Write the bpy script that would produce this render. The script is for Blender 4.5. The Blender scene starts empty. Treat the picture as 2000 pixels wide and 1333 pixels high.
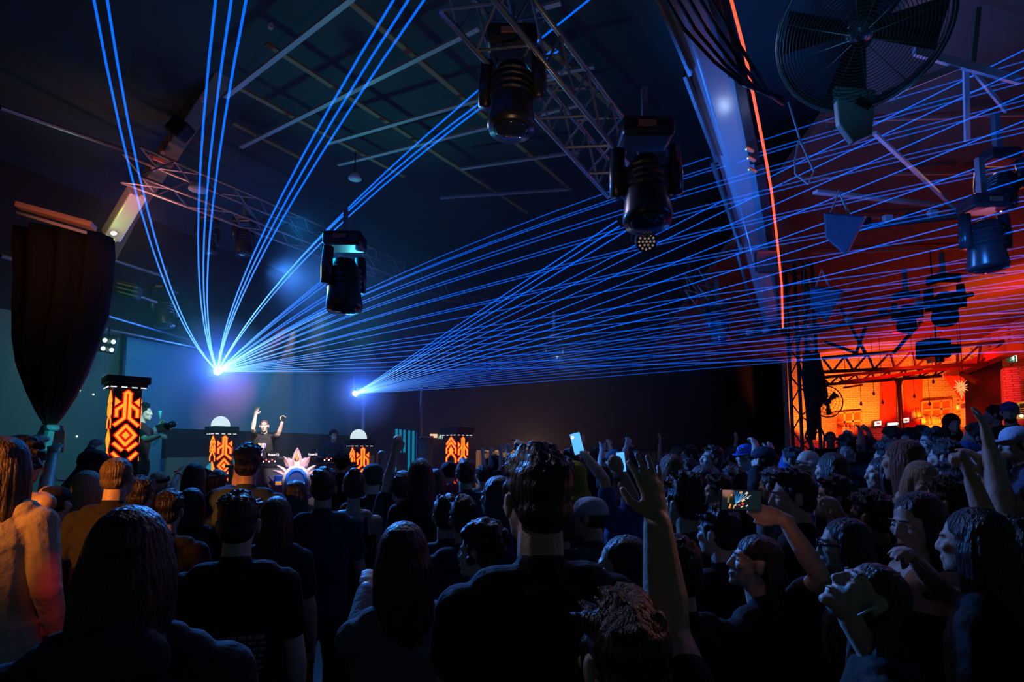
import bpy, bmesh, math, random
from mathutils import Vector, Matrix, Euler
random.seed(7)
SC = bpy.context.scene
COL = SC.collection
V = Vector
R = math.radians

# ---------------------------------------------------------------- camera
F, CX, CY, PITCH, EYE = 1100.0, 1000.0, 784.0, R(5.0), V((0, 0, 1.85))
cam_data = bpy.data.cameras.new('camera')
cam_data.sensor_width = 36.0
cam_data.lens = F / 2000.0 * 36.0
cam_data.shift_y = (CY - 666.5) / 2000.0
cam_data.clip_end = 200
cam = bpy.data.objects.new('camera', cam_data)
COL.objects.link(cam)
cam.location = EYE
cam.rotation_euler = (R(90) + PITCH, 0, 0)
SC.camera = cam


def ray(x, y):
    a, b = (x - CX) / F, (CY - y) / F
    cp, sp = math.cos(PITCH), math.sin(PITCH)
    return V((a, cp - b * sp, sp + b * cp))


def at(x, y, Y):
    "the point of the place seen at photo pixel x, y, at distance Y ahead"
    d = ray(x, y)
    return EYE + d * (Y / d.y)


def atz(x, y, z):
    d = ray(x, y)
    return EYE + d * ((z - EYE.z) / d.z)


# ---------------------------------------------------------------- world, exposure
SC.view_settings.view_transform = 'Standard'
SC.view_settings.look = 'None'
SC.view_settings.exposure = 0.0
SC.view_settings.gamma = 1.0
SC.view_settings.use_curve_mapping = False
world = bpy.data.worlds.new('night')
SC.world = world
world.use_nodes = True
bg = world.node_tree.nodes['Background']
bg.inputs[0].default_value = (0.35, 0.6, 0.5, 1)
bg.inputs[1].default_value = 0.035
cy = SC.cycles
cy.transparent_max_bounces = 40
cy.max_bounces = 4
cy.adaptive_threshold = .04
cy.volume_bounces = 0
cy.sample_clamp_indirect = 2.0


# ---------------------------------------------------------------- lamps
def lamp(kind, loc, col, power, size=0.1, aim=None, cone=None, blend=0.4, shape=None):
    l = bpy.data.lights.new(kind.lower() + '_lamp', kind)
    l.color, l.energy = col, power
    if kind == 'AREA':
        l.size = size
        if shape:
            l.shape, l.size, l.size_y = 'RECTANGLE', shape[0], shape[1]
    else:
        l.shadow_soft_size = size
    if kind == 'SPOT':
        l.spot_size, l.spot_blend = R(cone), blend
    o = bpy.data.objects.new(kind.lower() + '_lamp', l)
    COL.objects.link(o)
    o.location = loc
    if aim is not None:
        o.rotation_euler = (V(aim) - V(loc)).to_track_quat('-Z', 'Y').to_euler()
    return o


BLUE, TEAL, ORANGE, RED, PINK = (0.03, 0.2, 1.0), (0.02, 0.72, 0.78), (1.0, 0.28, 0.04), (1.0, 0.03, 0.015), (1.0, 0.45, 0.55)
LASER_A, LASER_B = at(425, 726, 12.0), at(694, 769, 16.0)
# the two laser heads in the haze
lamp('POINT', LASER_A + V((.25, -.3, .05)), (0.0, 0.07, 1.0), 80, .05)
lamp('POINT', LASER_B + V((.25, -.3, .05)), (0.0, 0.07, 1.0), 50, .05)
# stage: teal wash on the screen, white and pink front light on the DJ
lamp('SPOT', at(340, 600, 6.6), TEAL, 340, .15, at(300, 800, 11.5), 75, .9)
lamp('SPOT', at(640, 620, 10.5), TEAL, 260, .15, at(560, 790, 15), 75, .9)
lamp('SPOT', at(120, 700, 5.8), (.45, .8, .5), 30, .15, at(100, 760, 9), 80, .9)
lamp('SPOT', at(575, 640, 9.6), (1, .8, .76), 1100, .04, at(521, 862, 11), 22, .4)
lamp('SPOT', at(560, 640, 8.5), (1, .3, .42), 1300, .06, at(430, 800, 13), 16, .9)
lamp('SPOT', at(640, 560, 7.0), (.8, .8, 1), 2400, .06, at(575, 915, 10.2), 14, .5)
# crowd: warm wash from the left, cold wash from above the stage, blue from the moving heads
lamp('SPOT', V((-4.4, -1.2, 3.3)), ORANGE, 1900, .15, at(-60, 965, 2.8), 14, .6)
lamp('SPOT', V((-3.6, 8.5, 4.6)), (.05, .25, 1.0), 3000, .2, V((2.4, 2.6, 1.2)), 62, .9)
lamp('SPOT', V((-1.0, 6.0, 5.0)), (.62, .6, .95), 140, .3, V((1.8, 2.0, 1.3)), 84, .9)
lamp('SPOT', at(1052, 886, 11.6), (1, .5, .25), 260, .1, at(1010, 893, 14.2), 110, .9)  # lamp added to brighten the fence, hidden behind the tall man
lamp('SPOT', at(360, 800, 4.6), (1, .6, .25), 26, .1, at(340, 270, 7), 50, .9)
lamp('SPOT', V((4.6, 5.5, 4.6)), (.9, .5, .4), 16, .3, V((1.6, 1.6, 1.2)), 80, .9)
lamp('SPOT', at(420, 640, 8.0), (.8, .9, 1), 200, .05, at(295, 835, 8.6), 16, .5)  # white spot added on the camera operator
lamp('SPOT', V((-3.2, 8.0, 5.2)), (0, .3, .9), 420, .2, V((-.6, 3.4, 1.3)), 70, .9)
lamp('SPOT', V((-1.75, 2.0, 1.75)), (1, .02, .02), 7, .05, at(166, 1185, 2.9), 20, .4)  # red lamp added for the barrier boards
lamp('SPOT', V((2.3, 2.5, 2.8)), (1, .42, .2), 26, .05, at(1300, 1130, 1.2), 11, .5)  # narrow warm spot added for the raised arm
lamp('SPOT', V((-2.6, 2.6, 3.6)), (.6, .6, 1), 130, .05, at(1285, 1080, 1.2), 9, .5)  # narrow cool spot added for the lit edge of the arm
# bar: red flood and orange uplights


# ---------------------------------------------------------------- materials
def mat(name, col=(.5, .5, .5), rough=.6, metal=0.0, emit=None, power=1.0, bump=0.0, scale=40.0, spec=.5, tint=False, stretch=None, alpha=None):
    m = bpy.data.materials.new(name)
    m.use_nodes = True
    nt = m.node_tree
    b = nt.nodes['Principled BSDF']
    b.inputs['Base Color'].default_value = (*col, 1)
    b.inputs['Roughness'].default_value = rough
    b.inputs['Metallic'].default_value = metal
    b.inputs['Specular IOR Level'].default_value = spec
    if emit is not None:
        b.inputs['Emission Color'].default_value = (*emit, 1)
        b.inputs['Emission Strength'].default_value = power
    if tint:
        oi = nt.nodes.new('ShaderNodeObjectInfo')
        nz = nt.nodes.new('ShaderNodeTexNoise')
        nz.inputs['Scale'].default_value = scale * .3
        mx = nt.nodes.new('ShaderNodeMixRGB')
        mx.blend_type = 'MULTIPLY'
        mx.inputs[0].default_value = .45
        nt.links.new(oi.outputs['Color'], mx.inputs[1])
        nt.links.new(nz.outputs['Fac'], mx.inputs[2])
        nt.links.new(mx.outputs[0], b.inputs['Base Color'])
    if bump:
        tc = nt.nodes.new('ShaderNodeTexCoord')
        n = nt.nodes.new('ShaderNodeTexNoise')
        n.inputs['Scale'].default_value = scale
        n.inputs['Detail'].default_value = 4
        bp = nt.nodes.new('ShaderNodeBump')
        bp.inputs['Strength'].default_value = bump
        bp.inputs['Distance'].default_value = .02
        src = tc.outputs['Object']
        if stretch:
            mp = nt.nodes.new('ShaderNodeMapping')
            mp.inputs['Scale'].default_value = stretch
            nt.links.new(src, mp.inputs[0])
            src = mp.outputs[0]
        nt.links.new(src, n.inputs['Vector'])
        nt.links.new(n.outputs['Fac'], bp.inputs['Height'])
        nt.links.new(bp.outputs[0], b.inputs['Normal'])
    return m


SKIN = mat('skin', rough=.5, tint=True, bump=.15, scale=60)
CLOTH = mat('cloth', rough=.85, tint=True, bump=.9, scale=14, spec=.25)
HAIR = mat('hair', rough=.42, tint=True, bump=1.0, scale=30, stretch=(3, 3, .25), spec=.55)
EYE = EYE
EYEW = mat('eye_white', (.75, .72, .7), .25)
PUPIL = mat('iris', (.02, .012, .008), .2)
GLOSS = mat('gloss_black', (.012, .012, .014), .22)
BLACKM = mat('black_metal', (.03, .032, .036), .38, .3, bump=.15, scale=30)
BLACKC = mat('black_drape', (.02, .02, .022), .9, bump=.6, scale=6, stretch=(6, 6, .4))
GREYM = mat('grey_steel', (.25, .26, .28), .35, .8, bump=.1, scale=30)
BROWNM = mat('painted_steel', (.16, .125, .075), .55, .1, bump=.2, scale=14)
CREAM = mat('painted_cream_steel', (.55, .45, .38), .5, .1, bump=.15, scale=20)
PALEM = mat('white_plastic', (.7, .7, .72), .45)
RED_DULL = mat('dull_red_paint', (.3, .03, .02), .6)


def emis(name, col, power, light=True):
    m = mat(name, (.02, .02, .02), .5, emit=col, power=power)
    if not light:
        m.cycles.emission_sampling = 'NONE'
    return m


# ---------------------------------------------------------------- mesh helpers
class MB:
    def __init__(self):
        self.v, self.f = [], []

    def add(self, vs, fs):
        k = len(self.v)
        self.v += [V(p) for p in vs]
        self.f += [tuple(i + k for i in f) for f in fs]
        return self

    def box(self, c, s, rot=None):
        c = V(c)
        m = rot if rot is not None else Matrix.Identity(3)
        vs = [c + m @ V((a * s[0] / 2, b * s[1] / 2, d * s[2] / 2)) for a in (-1, 1) for b in (-1, 1) for d in (-1, 1)]
        return self.add(vs, [(0, 1, 3, 2), (4, 6, 7, 5), (0, 4, 5, 1), (2, 3, 7, 6), (0, 2, 6, 4), (1, 5, 7, 3)])

    def rings(self, rings, cap=True):
        n = len(rings[0])
        vs = [p for r in rings for p in r]
        fs = []
        for i in range(len(rings) - 1):
            for j in range(n):
                a, b = i * n + j, i * n + (j + 1) % n
                fs.append((a, b, b + n, a + n))
        if cap:
            fs.append(tuple(range(n - 1, -1, -1)))
            fs.append(tuple((len(rings) - 1) * n + j for j in range(n)))
        return self.add(vs, fs)

    def bar(self, p0, p1, w, h=None, up=(0, 0, 1)):
        p0, p1 = V(p0), V(p1)
        h = h or w
        d = (p1 - p0).normalized()
        x = d.cross(V(up))
        if x.length < 1e-4:
            x = d.cross(V((1, 0, 0)))
        x.normalize()
        y = x.cross(d)
        rr = [[p + x * a * w / 2 + y * b * h / 2 for a, b in ((-1, -1), (1, -1), (1, 1), (-1, 1))] for p in (p0, p1)]
        return self.rings(rr)

    def cyl(self, p0, p1, r0, r1=None, n=10):
        return self.tube([p0, p1], [r0, r0 if r1 is None else r1], n)

    def tube(self, pts, rad, n=8):
        pts = [V(p) for p in pts]
        rad = rad if isinstance(rad, (list, tuple)) else [rad] * len(pts)
        rr, x = [], None
        for i, p in enumerate(pts):
            d = (pts[min(i + 1, len(pts) - 1)] - pts[max(i - 1, 0)]).normalized()
            if x is None:
                x = d.cross(V((0, 0, 1)) if abs(d.z) < .9 else V((1, 0, 0))).normalized()
            else:
                x = (x - d * x.dot(d)).normalized()
            y = d.cross(x)
            rr.append([p + (x * math.cos(2 * math.pi * k / n) + y * math.sin(2 * math.pi * k / n)) * rad[i] for k in range(n)])
        return self.rings(rr)

    def capsule(self, p0, p1, r0, r1, n=10, flat=1.0, side=None):
        p0, p1 = V(p0), V(p1)
        d = p1 - p0
        if d.length < 1e-5:
            d = V((0, 0, 1e-4))
        u = d.normalized()
        x = V(side) if side is not None else u.cross(V((0, 0, 1)) if abs(u.z) < .9 else V((1, 0, 0)))
        x = (x - u * x.dot(u)).normalized()
        y = u.cross(x)
        rr = []
        for c, r, ts in ((p0, r0, (-85, -60, -30, 0)), (p1, r1, (0, 30, 60, 85))):
            for t in ts:
                q = r * math.cos(R(t))
                rr.append([c + u * r * math.sin(R(t)) + (x * math.cos(2 * math.pi * k / n) + y * flat * math.sin(2 * math.pi * k / n)) * q for k in range(n)])
        return self.rings(rr)

    def ell(self, c, r, rot=None, n=14, m=9):
        c = V(c)
        mm = rot if rot is not None else Matrix.Identity(3)
        rr = []
        for i in range(m):
            t = -math.pi / 2 + math.pi * (i + .15) / (m - .7)
            t = max(-1.55, min(1.55, t))
            rr.append([c + mm @ V((r[0] * math.cos(t) * math.cos(2 * math.pi * k / n), r[1] * math.cos(t) * math.sin(2 * math.pi * k / n), r[2] * math.sin(t))) for k in range(n)])
        return self.rings(rr)

    def ovals(self, levels, n=16):
        "levels: (centre, x half-axis vector, y half-axis vector)"
        return self.rings([[V(c) + V(ux) * math.cos(2 * math.pi * k / n) + V(uy) * math.sin(2 * math.pi * k / n) for k in range(n)] for c, ux, uy in levels])

    def lathe(self, p0, axis, prof, n=20, cap=True):
        "prof: (distance along axis, radius)"
        p0, u = V(p0), V(axis).normalized()
        x = u.cross(V((0, 0, 1)) if abs(u.z) < .9 else V((1, 0, 0))).normalized()
        y = u.cross(x)
        return self.rings([[p0 + u * a + (x * math.cos(2 * math.pi * k / n) + y * math.sin(2 * math.pi * k / n)) * max(r, 1e-4) for k in range(n)] for a, r in prof], cap)

    def prism(self, pts, depth):
        "flat outline of points (3-D, in order) pushed along the vector depth"
        n = len(pts)
        d = V(depth)
        vs = [V(p) for p in pts] + [V(p) + d for p in pts]
        fs = [tuple(range(n - 1, -1, -1)), tuple(range(n, 2 * n))] + [(i, (i + 1) % n, (i + 1) % n + n, i + n) for i in range(n)]
        return self.add(vs, fs)

    def mesh(self, name, m, smooth=False):
        me = bpy.data.meshes.new(name)
        me.from_pydata([tuple(p) for p in self.v], [], self.f)
        me.materials.append(m)
        bm = bmesh.new()
        bm.from_mesh(me)
        bmesh.ops.recalc_face_normals(bm, faces=bm.faces)
        bm.to_mesh(me)
        bm.free()
        if smooth:
            me.polygons.foreach_set('use_smooth', [True] * len(me.polygons))
        return me

    def build(self, name, m, parent=None, smooth=False, bevel=0.0, color=None):
        o = bpy.data.objects.new(name, self.mesh(name, m, smooth))
        COL.objects.link(o)
        if parent is not None:
            o.parent = parent
            o.matrix_parent_inverse = parent.matrix_basis.inverted()
        if bevel:
            b = o.modifiers.new('bevel', 'BEVEL')
            b.width, b.segments, b.limit_method = bevel, 2, 'ANGLE'
        if color:
            o.color = (*color, 1)
        return o


def tag(o, label, cat, group=None, kind=None):
    o['label'], o['category'] = label, cat
    if group:
        o['group'] = group
    if kind:
        o['kind'] = kind
    return o


def struct(o):
    o['kind'] = 'structure'
    return o


def thing(name, loc, label, cat, group=None):
    o = bpy.data.objects.new(name, None)
    COL.objects.link(o)
    o.location = loc
    o.empty_display_size = .1
    return tag(o, label, cat, group)


def fuse(mb, name, m, voxel, smooth=3, parent=None, color=None):
    "one continuous skin over the overlapping shapes of mb"
    me = mb.mesh('raw', m)
    t = bpy.data.objects.new('raw', me)
    COL.objects.link(t)
    r = t.modifiers.new('r', 'REMESH')
    r.mode, r.voxel_size, r.use_smooth_shade = 'VOXEL', voxel, True
    if smooth:
        s = t.modifiers.new('s', 'SMOOTH')
        s.iterations, s.factor = smooth, .5
    dg = bpy.context.evaluated_depsgraph_get()
    out = bpy.data.meshes.new_from_object(t.evaluated_get(dg))
    out.name = name
    bpy.data.objects.remove(t)
    bpy.data.meshes.remove(me)
    if not out.materials:
        out.materials.append(m)
    o = bpy.data.objects.new(name, out)
    COL.objects.link(o)
    if parent is not None:
        o.parent = parent
        o.matrix_parent_inverse = parent.matrix_basis.inverted()
    if color:
        o.color = (*color, 1)
    return o


def text(name, s, size, loc, right, up, m, parent, depth=.001):
    c = bpy.data.curves.new(name, 'FONT')
    c.body, c.size, c.align_x, c.align_y, c.extrude = s, size, 'CENTER', 'CENTER', depth
    t = bpy.data.objects.new(name, c)
    COL.objects.link(t)
    dg = bpy.context.evaluated_depsgraph_get()
    me = bpy.data.meshes.new_from_object(t.evaluated_get(dg))
    bpy.data.objects.remove(t)
    right, up = V(right).normalized(), V(up).normalized()
    n = right.cross(up)
    me.transform(Matrix(((right.x, up.x, n.x, loc[0]), (right.y, up.y, n.y, loc[1]), (right.z, up.z, n.z, loc[2]), (0, 0, 0, 1))))
    me.materials.clear()
    me.materials.append(m)
    o = bpy.data.objects.new(name, me)
    COL.objects.link(o)
    if parent is not None:
        o.parent = parent
        o.matrix_parent_inverse = parent.matrix_basis.inverted()
    return o


# ---------------------------------------------------------------- the hall
WO, WU, WN = V((-7.7, 11.0, 0)), V((.352, .936, 0)).normalized(), V((.936, -.352, 0)).normalized()
UP = V((0, 0, 1))


def st(s, n, z):
    "stage place: s along the screen wall, n out from it, z up"
    return WO + WU * s + WN * n + UP * z


M_FLOOR = mat('worn_concrete', (.07, .06, .055), .7, bump=.3, scale=6)
M_WALL = mat('grey_green_wall', (.14, .18, .15), .9, bump=.2, scale=3)
M_DARK = mat('black_wall', (.012, .014, .014), .85, bump=.3, scale=4)
M_CEIL = mat('black_ceiling_sheet', (.03, .055, .06), .8, bump=.8, scale=2.5)
M_SCREEN = mat('screen_cloth', (.13, .30, .34), .9, bump=.1, scale=8)  # teal of the stage wash is tinted into the cloth
struct(MB().box((0, 9, -.05), (30, 26, .1)).build('floor', M_FLOOR))
struct(MB().box((-3, 9, 6.75), (26, 27, .1)).build('ceiling', M_CEIL))
struct(MB().add([st(-9, -.1, 0), st(7.5, -.1, 0), st(7.5, -.1, 4.2), st(-9, -.1, 4.2), st(-9, -.4, 0), st(7.5, -.4, 0), st(7.5, -.4, 4.2), st(-9, -.4, 4.2)],
               [(0, 1, 2, 3), (7, 6, 5, 4), (0, 4, 5, 1), (3, 2, 6, 7), (0, 3, 7, 4), (1, 5, 6, 2)]).build('wall_left', M_WALL))
struct(MB().prism([st(-9, -.08, 4.2), st(7.5, -.08, 4.2), st(7.5, -.08, 6.7), st(-9, -.08, 6.7)], WN * -.3).build('wall_left_upper', M_DARK))
wb0, wb1 = st(7.4, -.1, 0), V((9.0, 17.2, 0))
struct(MB().prism([wb0, wb1, wb1 + UP * 6.7, wb0 + UP * 6.7], (0, .3, 0)).build('wall_back', M_DARK))
# screen and the low black flats in front of it
scr = thing('projection_screen', st(0, 0, 0), 'pale stage screen washed teal and blue behind the DJ', 'screen')
a, b = at(229, 655, 11.0), at(688, 744, 18.2)
a.z, b.z = 4.05, 4.05
MB().prism([st(.05, .02, 1.0), st(7.35, .02, 1.0), st(7.35, .02, 4.1), st(.05, .02, 4.1)], WN * .03).build('cloth', M_SCREEN, scr)
fr = MB()
for p, q in ((st(.0, .03, 4.14), st(7.4, .03, 4.14)), (st(.0, .03, .97), st(7.4, .03, .97)), (st(0, .03, .95), st(0, .03, 4.16)), (st(7.4, .03, .95), st(7.4, .03, 4.16))):
    fr.bar(p, q, .06)
fr.build('frame', BLACKM, scr)
flat = thing('stage_flat', st(0, 1, 0), 'low grey stage partition with a black top band behind the DJ', 'partition')
MB().prism([st(.3, 1.0, .65), st(7.2, 1.0, .65), st(7.2, 1.0, 1.72), st(.3, 1.0, 1.72)], WN * -.06).build('panel', mat('grey_flat', (.22, .2, .18), .85, bump=.2, scale=5), flat)
MB().prism([st(.25, 1.0, 1.70), st(7.25, 1.0, 1.70), st(7.25, 1.0, 2.28), st(.25, 1.0, 2.28)], WN * -.1).build('top_band', M_DARK, flat)
stage = thing('stage_platform', st(0, 2, 0), 'raised black stage deck along the left wall', 'stage')
MB().prism([st(-2.2, .0, .0), st(7.4, .0, .0), st(7.4, 4.0, .0), st(-2.2, 4.0, .0)], (0, 0, .65)).build('deck', M_DARK, stage, bevel=.02)
# corrugated fence at the foot of the black wall
M_CORR = mat('corrugated_sheet', (.3, .26, .2), .5, .3, bump=.1, scale=10)
f0, f1 = at(930, 880, 14.0), at(1345, 876, 15.0)
fence = thing('corrugated_fence', V((f0.x, f0.y, 0)), 'low corrugated metal fence along the foot of the black wall', 'fence')
n = 70
fv = []
for i in range(n + 1):
    p = f0.lerp(f1, i / n)
    fv.append((p.x, p.y + (.05 if i % 2 else -.05), 0))
top = f0.z - .02
MB().add([(x, y, 0) for x, y, z in fv] + [(x, y, top) for x, y, z in fv] + [(x, y + .02, 0) for x, y, z in fv] + [(x, y + .02, top) for x, y, z in fv],
         [q for i in range(n) for q in ((i, i + 1, n + 2 + i, n + 1 + i), (2 * n + 3 + i, 2 * n + 2 + i, 3 * n + 3 + i, 3 * n + 4 + i))]).build('sheet', M_CORR, fence)
MB().bar((f0.x, f0.y, top), (f1.x, f1.y, top), .12, .05).build('top_rail', BLACKM, fence)
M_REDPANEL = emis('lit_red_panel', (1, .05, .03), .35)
for px in (1088, 1098, 1153, 1162, 1210):
    p = at(px, 894 if px < 1100 else 884, 13.9 + (px - 930) / 415)
    tag(MB().box(p, (.06, .02, .26 if px < 1100 else .1)).build('marker_light', M_REDPANEL),
        {1088: 'left of two tall red-lit strips on the corrugated fence', 1098: 'right of two tall red-lit strips on the corrugated fence',
         1153: 'left of a pair of small red panels behind the raised phone arm', 1162: 'right of a pair of small red panels behind the raised phone arm',
         1210: 'lone small red panel on the fence right of raised hand'}[px], 'light', 'red lit panels along the fence')
# raised floor in front of the bar
M_BRICK = mat('brick', (.62, .5, .4), .85)
nt = M_BRICK.node_tree
tcn, bk, mp = nt.nodes.new('ShaderNodeTexCoord'), nt.nodes.new('ShaderNodeTexBrick'), nt.nodes.new('ShaderNodeMapping')
mp.inputs['Rotation'].default_value = (R(90), 0, 0)
bk.inputs['Color1'].default_value, bk.inputs['Color2'].default_value, bk.inputs['Mortar'].default_value = (.75, .62, .5, 1), (.6, .48, .38, 1), (.25, .2, .16, 1)
bk.inputs['Scale'].default_value, bk.inputs['Mortar Size'].default_value = 4.2, .03
bk.inputs['Brick Width'].default_value, bk.inputs['Row Height'].default_value = .7, .22
nt.links.new(tcn.outputs['Object'], mp.inputs[0])
nt.links.new(mp.outputs[0], bk.inputs['Vector'])
nt.links.new(bk.outputs[0], nt.nodes['Principled BSDF'].inputs['Base Color'])
BY = 15.5
bx0, bx1 = at(1555, 800, BY).x, at(1868, 800, BY).x
struct(MB().box(((bx0 + bx1) / 2, BY + .15, 3), (bx1 - bx0 + .4, .3, 6)).build('wall_bar', M_BRICK))
struct(MB().prism([(7.7, BY, 0), (8.5, 17.3, 0), (8.5, 17.3, 6.7), (7.7, BY, 6.7)], (-.05, .02, 0)).build('wall_bar_return', M_DARK))  # added to stop bar light leaking onto the back wall
q0, q1 = V((bx1, BY, 0)), V((11.6, 10.2, 0))
struct(MB().prism([q0, q1, q1 + UP * 6, q0 + UP * 6], (.3, .3, 0)).build('wall_right', M_BRICK))
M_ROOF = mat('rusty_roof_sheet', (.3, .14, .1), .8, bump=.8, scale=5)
rl, rr_ = at(1545, 560, BY), at(1880, 560, BY)
roof = MB()
roof.add([(3.6, BY + .2, 4.2), (14, BY + .2, 4.6), (14, 3.0, 6.6), (3.6, 3.0, 6.2), (3.6, BY + .2, 4.3), (14, BY + .2, 4.7), (14, 3.0, 6.7), (3.6, 3.0, 6.3)],
         [(0, 1, 2, 3), (7, 6, 5, 4), (0, 4, 5, 1), (1, 5, 6, 2), (2, 6, 7, 3), (3, 7, 4, 0)])
struct(roof.build('ceiling_bar', M_ROOF))
plat = MB().prism([(6.4, 7.6, 0), (14, 5.5, 0), (14, BY, 0), (6.4, BY, 0)], (0, 0, .3)).build('floor_bar', M_FLOOR)
struct(plat)
lamp('SPOT', V((8.9, 11.5, 4.0)), (1, .015, .004), 620, .3, V((11, BY, 2.6)), 95, .5)
lamp('SPOT', at(1700, 840, BY - 1.2), (1, .16, .008), 430, .05, at(1680, 745, BY), 85, .35)
lamp('SPOT', at(1600, 850, BY - 1.2), (1, .16, .008), 260, .05, at(1600, 790, BY), 80, .35)
lamp('SPOT', at(1850, 840, BY - 1.2), (1, .16, .008), 350, .05, at(1840, 760, BY), 80, .3)
lamp('POINT', V((10.2, 11.0, 4.6)), RED, 26, .3)
lamp('SPOT', V((9.6, 11.5, 2.6)), (1, .09, .02), 70, .1, V((6.6, 8.2, 5.6)), 85, .8)  # added to redden the roof and its streak battens
lamp('SPOT', at(1955, 830, 10.3), (1, .2, .012), 260, .05, at(1965, 700, 10.8), 60, .4)


# ---------------------------------------------------------------- overhead steel
def member(name, pts, w, h, m, label, cat, bevel=.01):
    t = MB()
    for p, q in zip(pts, pts[1:]):
        t.bar(p, q, w, h)
    return tag(t.build(name, m, bevel=bevel), label, cat)


# ceiling grid: purlins away from us, ribs across
Z = 6.6
PURL = [((520, 85), (1030, 415)), ((455, 165), (790, 345)), ((680, 0), (1115, 370)), ((455, 240), (590, 310)), ((905, -60), (1240, 250))]
RIB = [((440, 190), (690, -5)), ((470, 288), (935, 55)), ((640, 280), (1090, 150)), ((660, 322), (1130, 205)), ((900, 330), (1130, 297)), ((860, 387), (1110, 370)), ((1040, 20), (1095, 5)), ((1000, 160), (1160, 130))]
pw = ['first ceiling purlin from the left wall, crossing three ribs', 'second short ceiling purlin low on the left', 'ceiling purlin running from the top edge to the hanging lamp', 'thin low ceiling purlin nearest the left rafter', 'ceiling purlin passing just right of the top hanging lamp']
rw = ['ceiling rib nearest the left rafter, top left', 'long pale ceiling rib crossing the middle laser bundle', 'ceiling rib lit bright blue in its middle', 'ceiling rib just beyond the bright blue one', 'ceiling rib below the top hanging lamp, third from the far end', 'farthest thin ceiling rib above the long beams', 'short ceiling rib at the very top edge', 'short ceiling rib behind the top truss']
M_PURL = mat('timber_purlin', (.3, .2, .09), .7, bump=.3, scale=12)
M_RIB = mat('pale_rib', (.42, .42, .42), .5, .2, bump=.15, scale=12)
for (p, q), l in zip(PURL, pw):
    tag(MB().bar(atz(*p, Z - .1), atz(*q, Z - .1), .07, .03).build('purlin', M_PURL), l, 'roof beam', 'ceiling purlins')
for (p, q), l in zip(RIB, rw):
    tag(MB().bar(atz(*p, Z - .2), atz(*q, Z - .2), .06, .03).build('ceiling_rib', M_RIB), l, 'roof beam', 'ceiling ribs')
# left portal rafter
lr = thing('roof_rafter', at(185, 545, 9.2), 'brown steel rafter climbing from the left wall to the top edge', 'steel beam')
pts = [at(183, 550, 9.3), at(247, 425, 8.9), at(335, 290, 8.1), at(452, 115, 6.8), at(572, -40, 5.7)]
t = MB()
for p, q in zip(pts, pts[1:]):
    t.bar(p, q, .22, .2)
t.build('beam', BROWNM, lr, bevel=.01)
t = MB()
for p, q in zip(pts, pts[1:]):
    t.bar(p + V((.0, -.1, -.06)), q + V((.0, -.1, -.06)), .02, .04)
t.build('web_seam', BLACKM, lr)
for x, y, Y in ((300, 330, 8.05), (318, 300, 7.9), (278, 385, 8.4), (352, 240, 7.4), (395, 195, 7.0), (528, 52, 5.9)):
    p = at(x, y, Y)
    MB().cyl(p, p + V((.03, -.05, -.02)), .035, .028, 8).build('bolt_plate', CREAM, lr)
MB().box(at(352, 252, 7.4), (.26, .2, .24), Euler((0, R(40), 0)).to_matrix()).build('clamp', BLACKM, lr, bevel=.03)
MB().bar(at(292, 306, 7.9), at(322, 316, 7.9), .05).build('cross_strap', mat('red_strap', (.8, .3, .25), .4), lr)
# pale box and pink and green lamps added for the lit rafter section
lb = thing('rafter_cover', at(243, 420, 8.6), 'pale cover box on the left rafter glowing pink and green', 'cover box')
MB().bar(at(268, 376, 8.35), at(216, 462, 8.75), .24, .2).build('box', mat('pale_sheet', (.75, .7, .66), .3, .1), lb, bevel=.02)
MB().bar(at(212, 464, 8.6), at(226, 470, 8.6), .05, .05).build('end_lip', CREAM, lb)
lamp('AREA', at(262, 420, 7.6), (1, .3, .3), 10, aim=at(245, 400, 8.5), shape=(.5, .1))
lamp('POINT', at(224, 458, 8.3), (.45, 1, .12), 3, .02)
MB().ell(at(222, 456, 8.45), (.045, .03, .03)).build('green_lamp', emis('green_lamp', (.75, 1, .45), 6), lb, True)  # glowing bead added for the bright green reflection
# right portal: tapered flat-faced steel, blue lit, and its red light strip
M_PORTAL = mat('grey_portal_steel', (.5, .55, .6), .3, .4, bump=.05, scale=5)
rp = thing('portal_frame', at(1512, 650, 9.5), 'broad flat grey steel portal frame lit blue, right of centre', 'steel column')
pp = [at(1330, -60, 4.4), at(1392, 130, 5.0), at(1437, 300, 5.8), at(1478, 480, 7.2), at(1507, 640, 9.0)]
t = MB()
rr = []
for p, w in zip(pp, (.34, .36, .34, .28, .22)):
    x, y = V((w / 2, 0, 0)), V((0, .11, 0))
    rr.append([p - x - y, p + x - y, p + x + y, p - x + y])
t.rings(rr)
t.build('face', M_PORTAL, rp, bevel=.015)
t = MB()
for p, q in zip(pp, pp[1:]):
    t.bar(p + V((.26, .02, 0)), q + V((.22, .02, 0)), .1, .3)
t.build('flange', BLACKM, rp, bevel=.01)
t = MB()
for p, q in zip(pp, pp[1:]):
    t.bar(p + V((-.24, .05, 0)), q + V((-.18, .05, 0)), .03, .2)
t.build('edge_flange', GREYM, rp)
t = MB()
for i, (x, y, Y) in enumerate(((1463, 290, 5.7), (1466, 308, 5.8), (1468, 330, 5.9))):
    t.capsule(at(x - 4, y, Y - .15), at(x + 7, y + 5, Y - .15), .025, .02, 8)
t.build('worn_bracket', mat('copper_patch', (.9, .5, .3), .3, .6), rp)  # copper lumps stand in for the glare on the steel face
MB().box(at(1496, 512, 7.0), (.26, .08, .28)).build('plate', GREYM, rp, bevel=.01)
lamp('POINT', at(1452, 310, 5.3), (.6, .75, 1), 1, .03)
M_STRIP = emis('red_strip', (1, .07, .02), 2.2)
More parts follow.
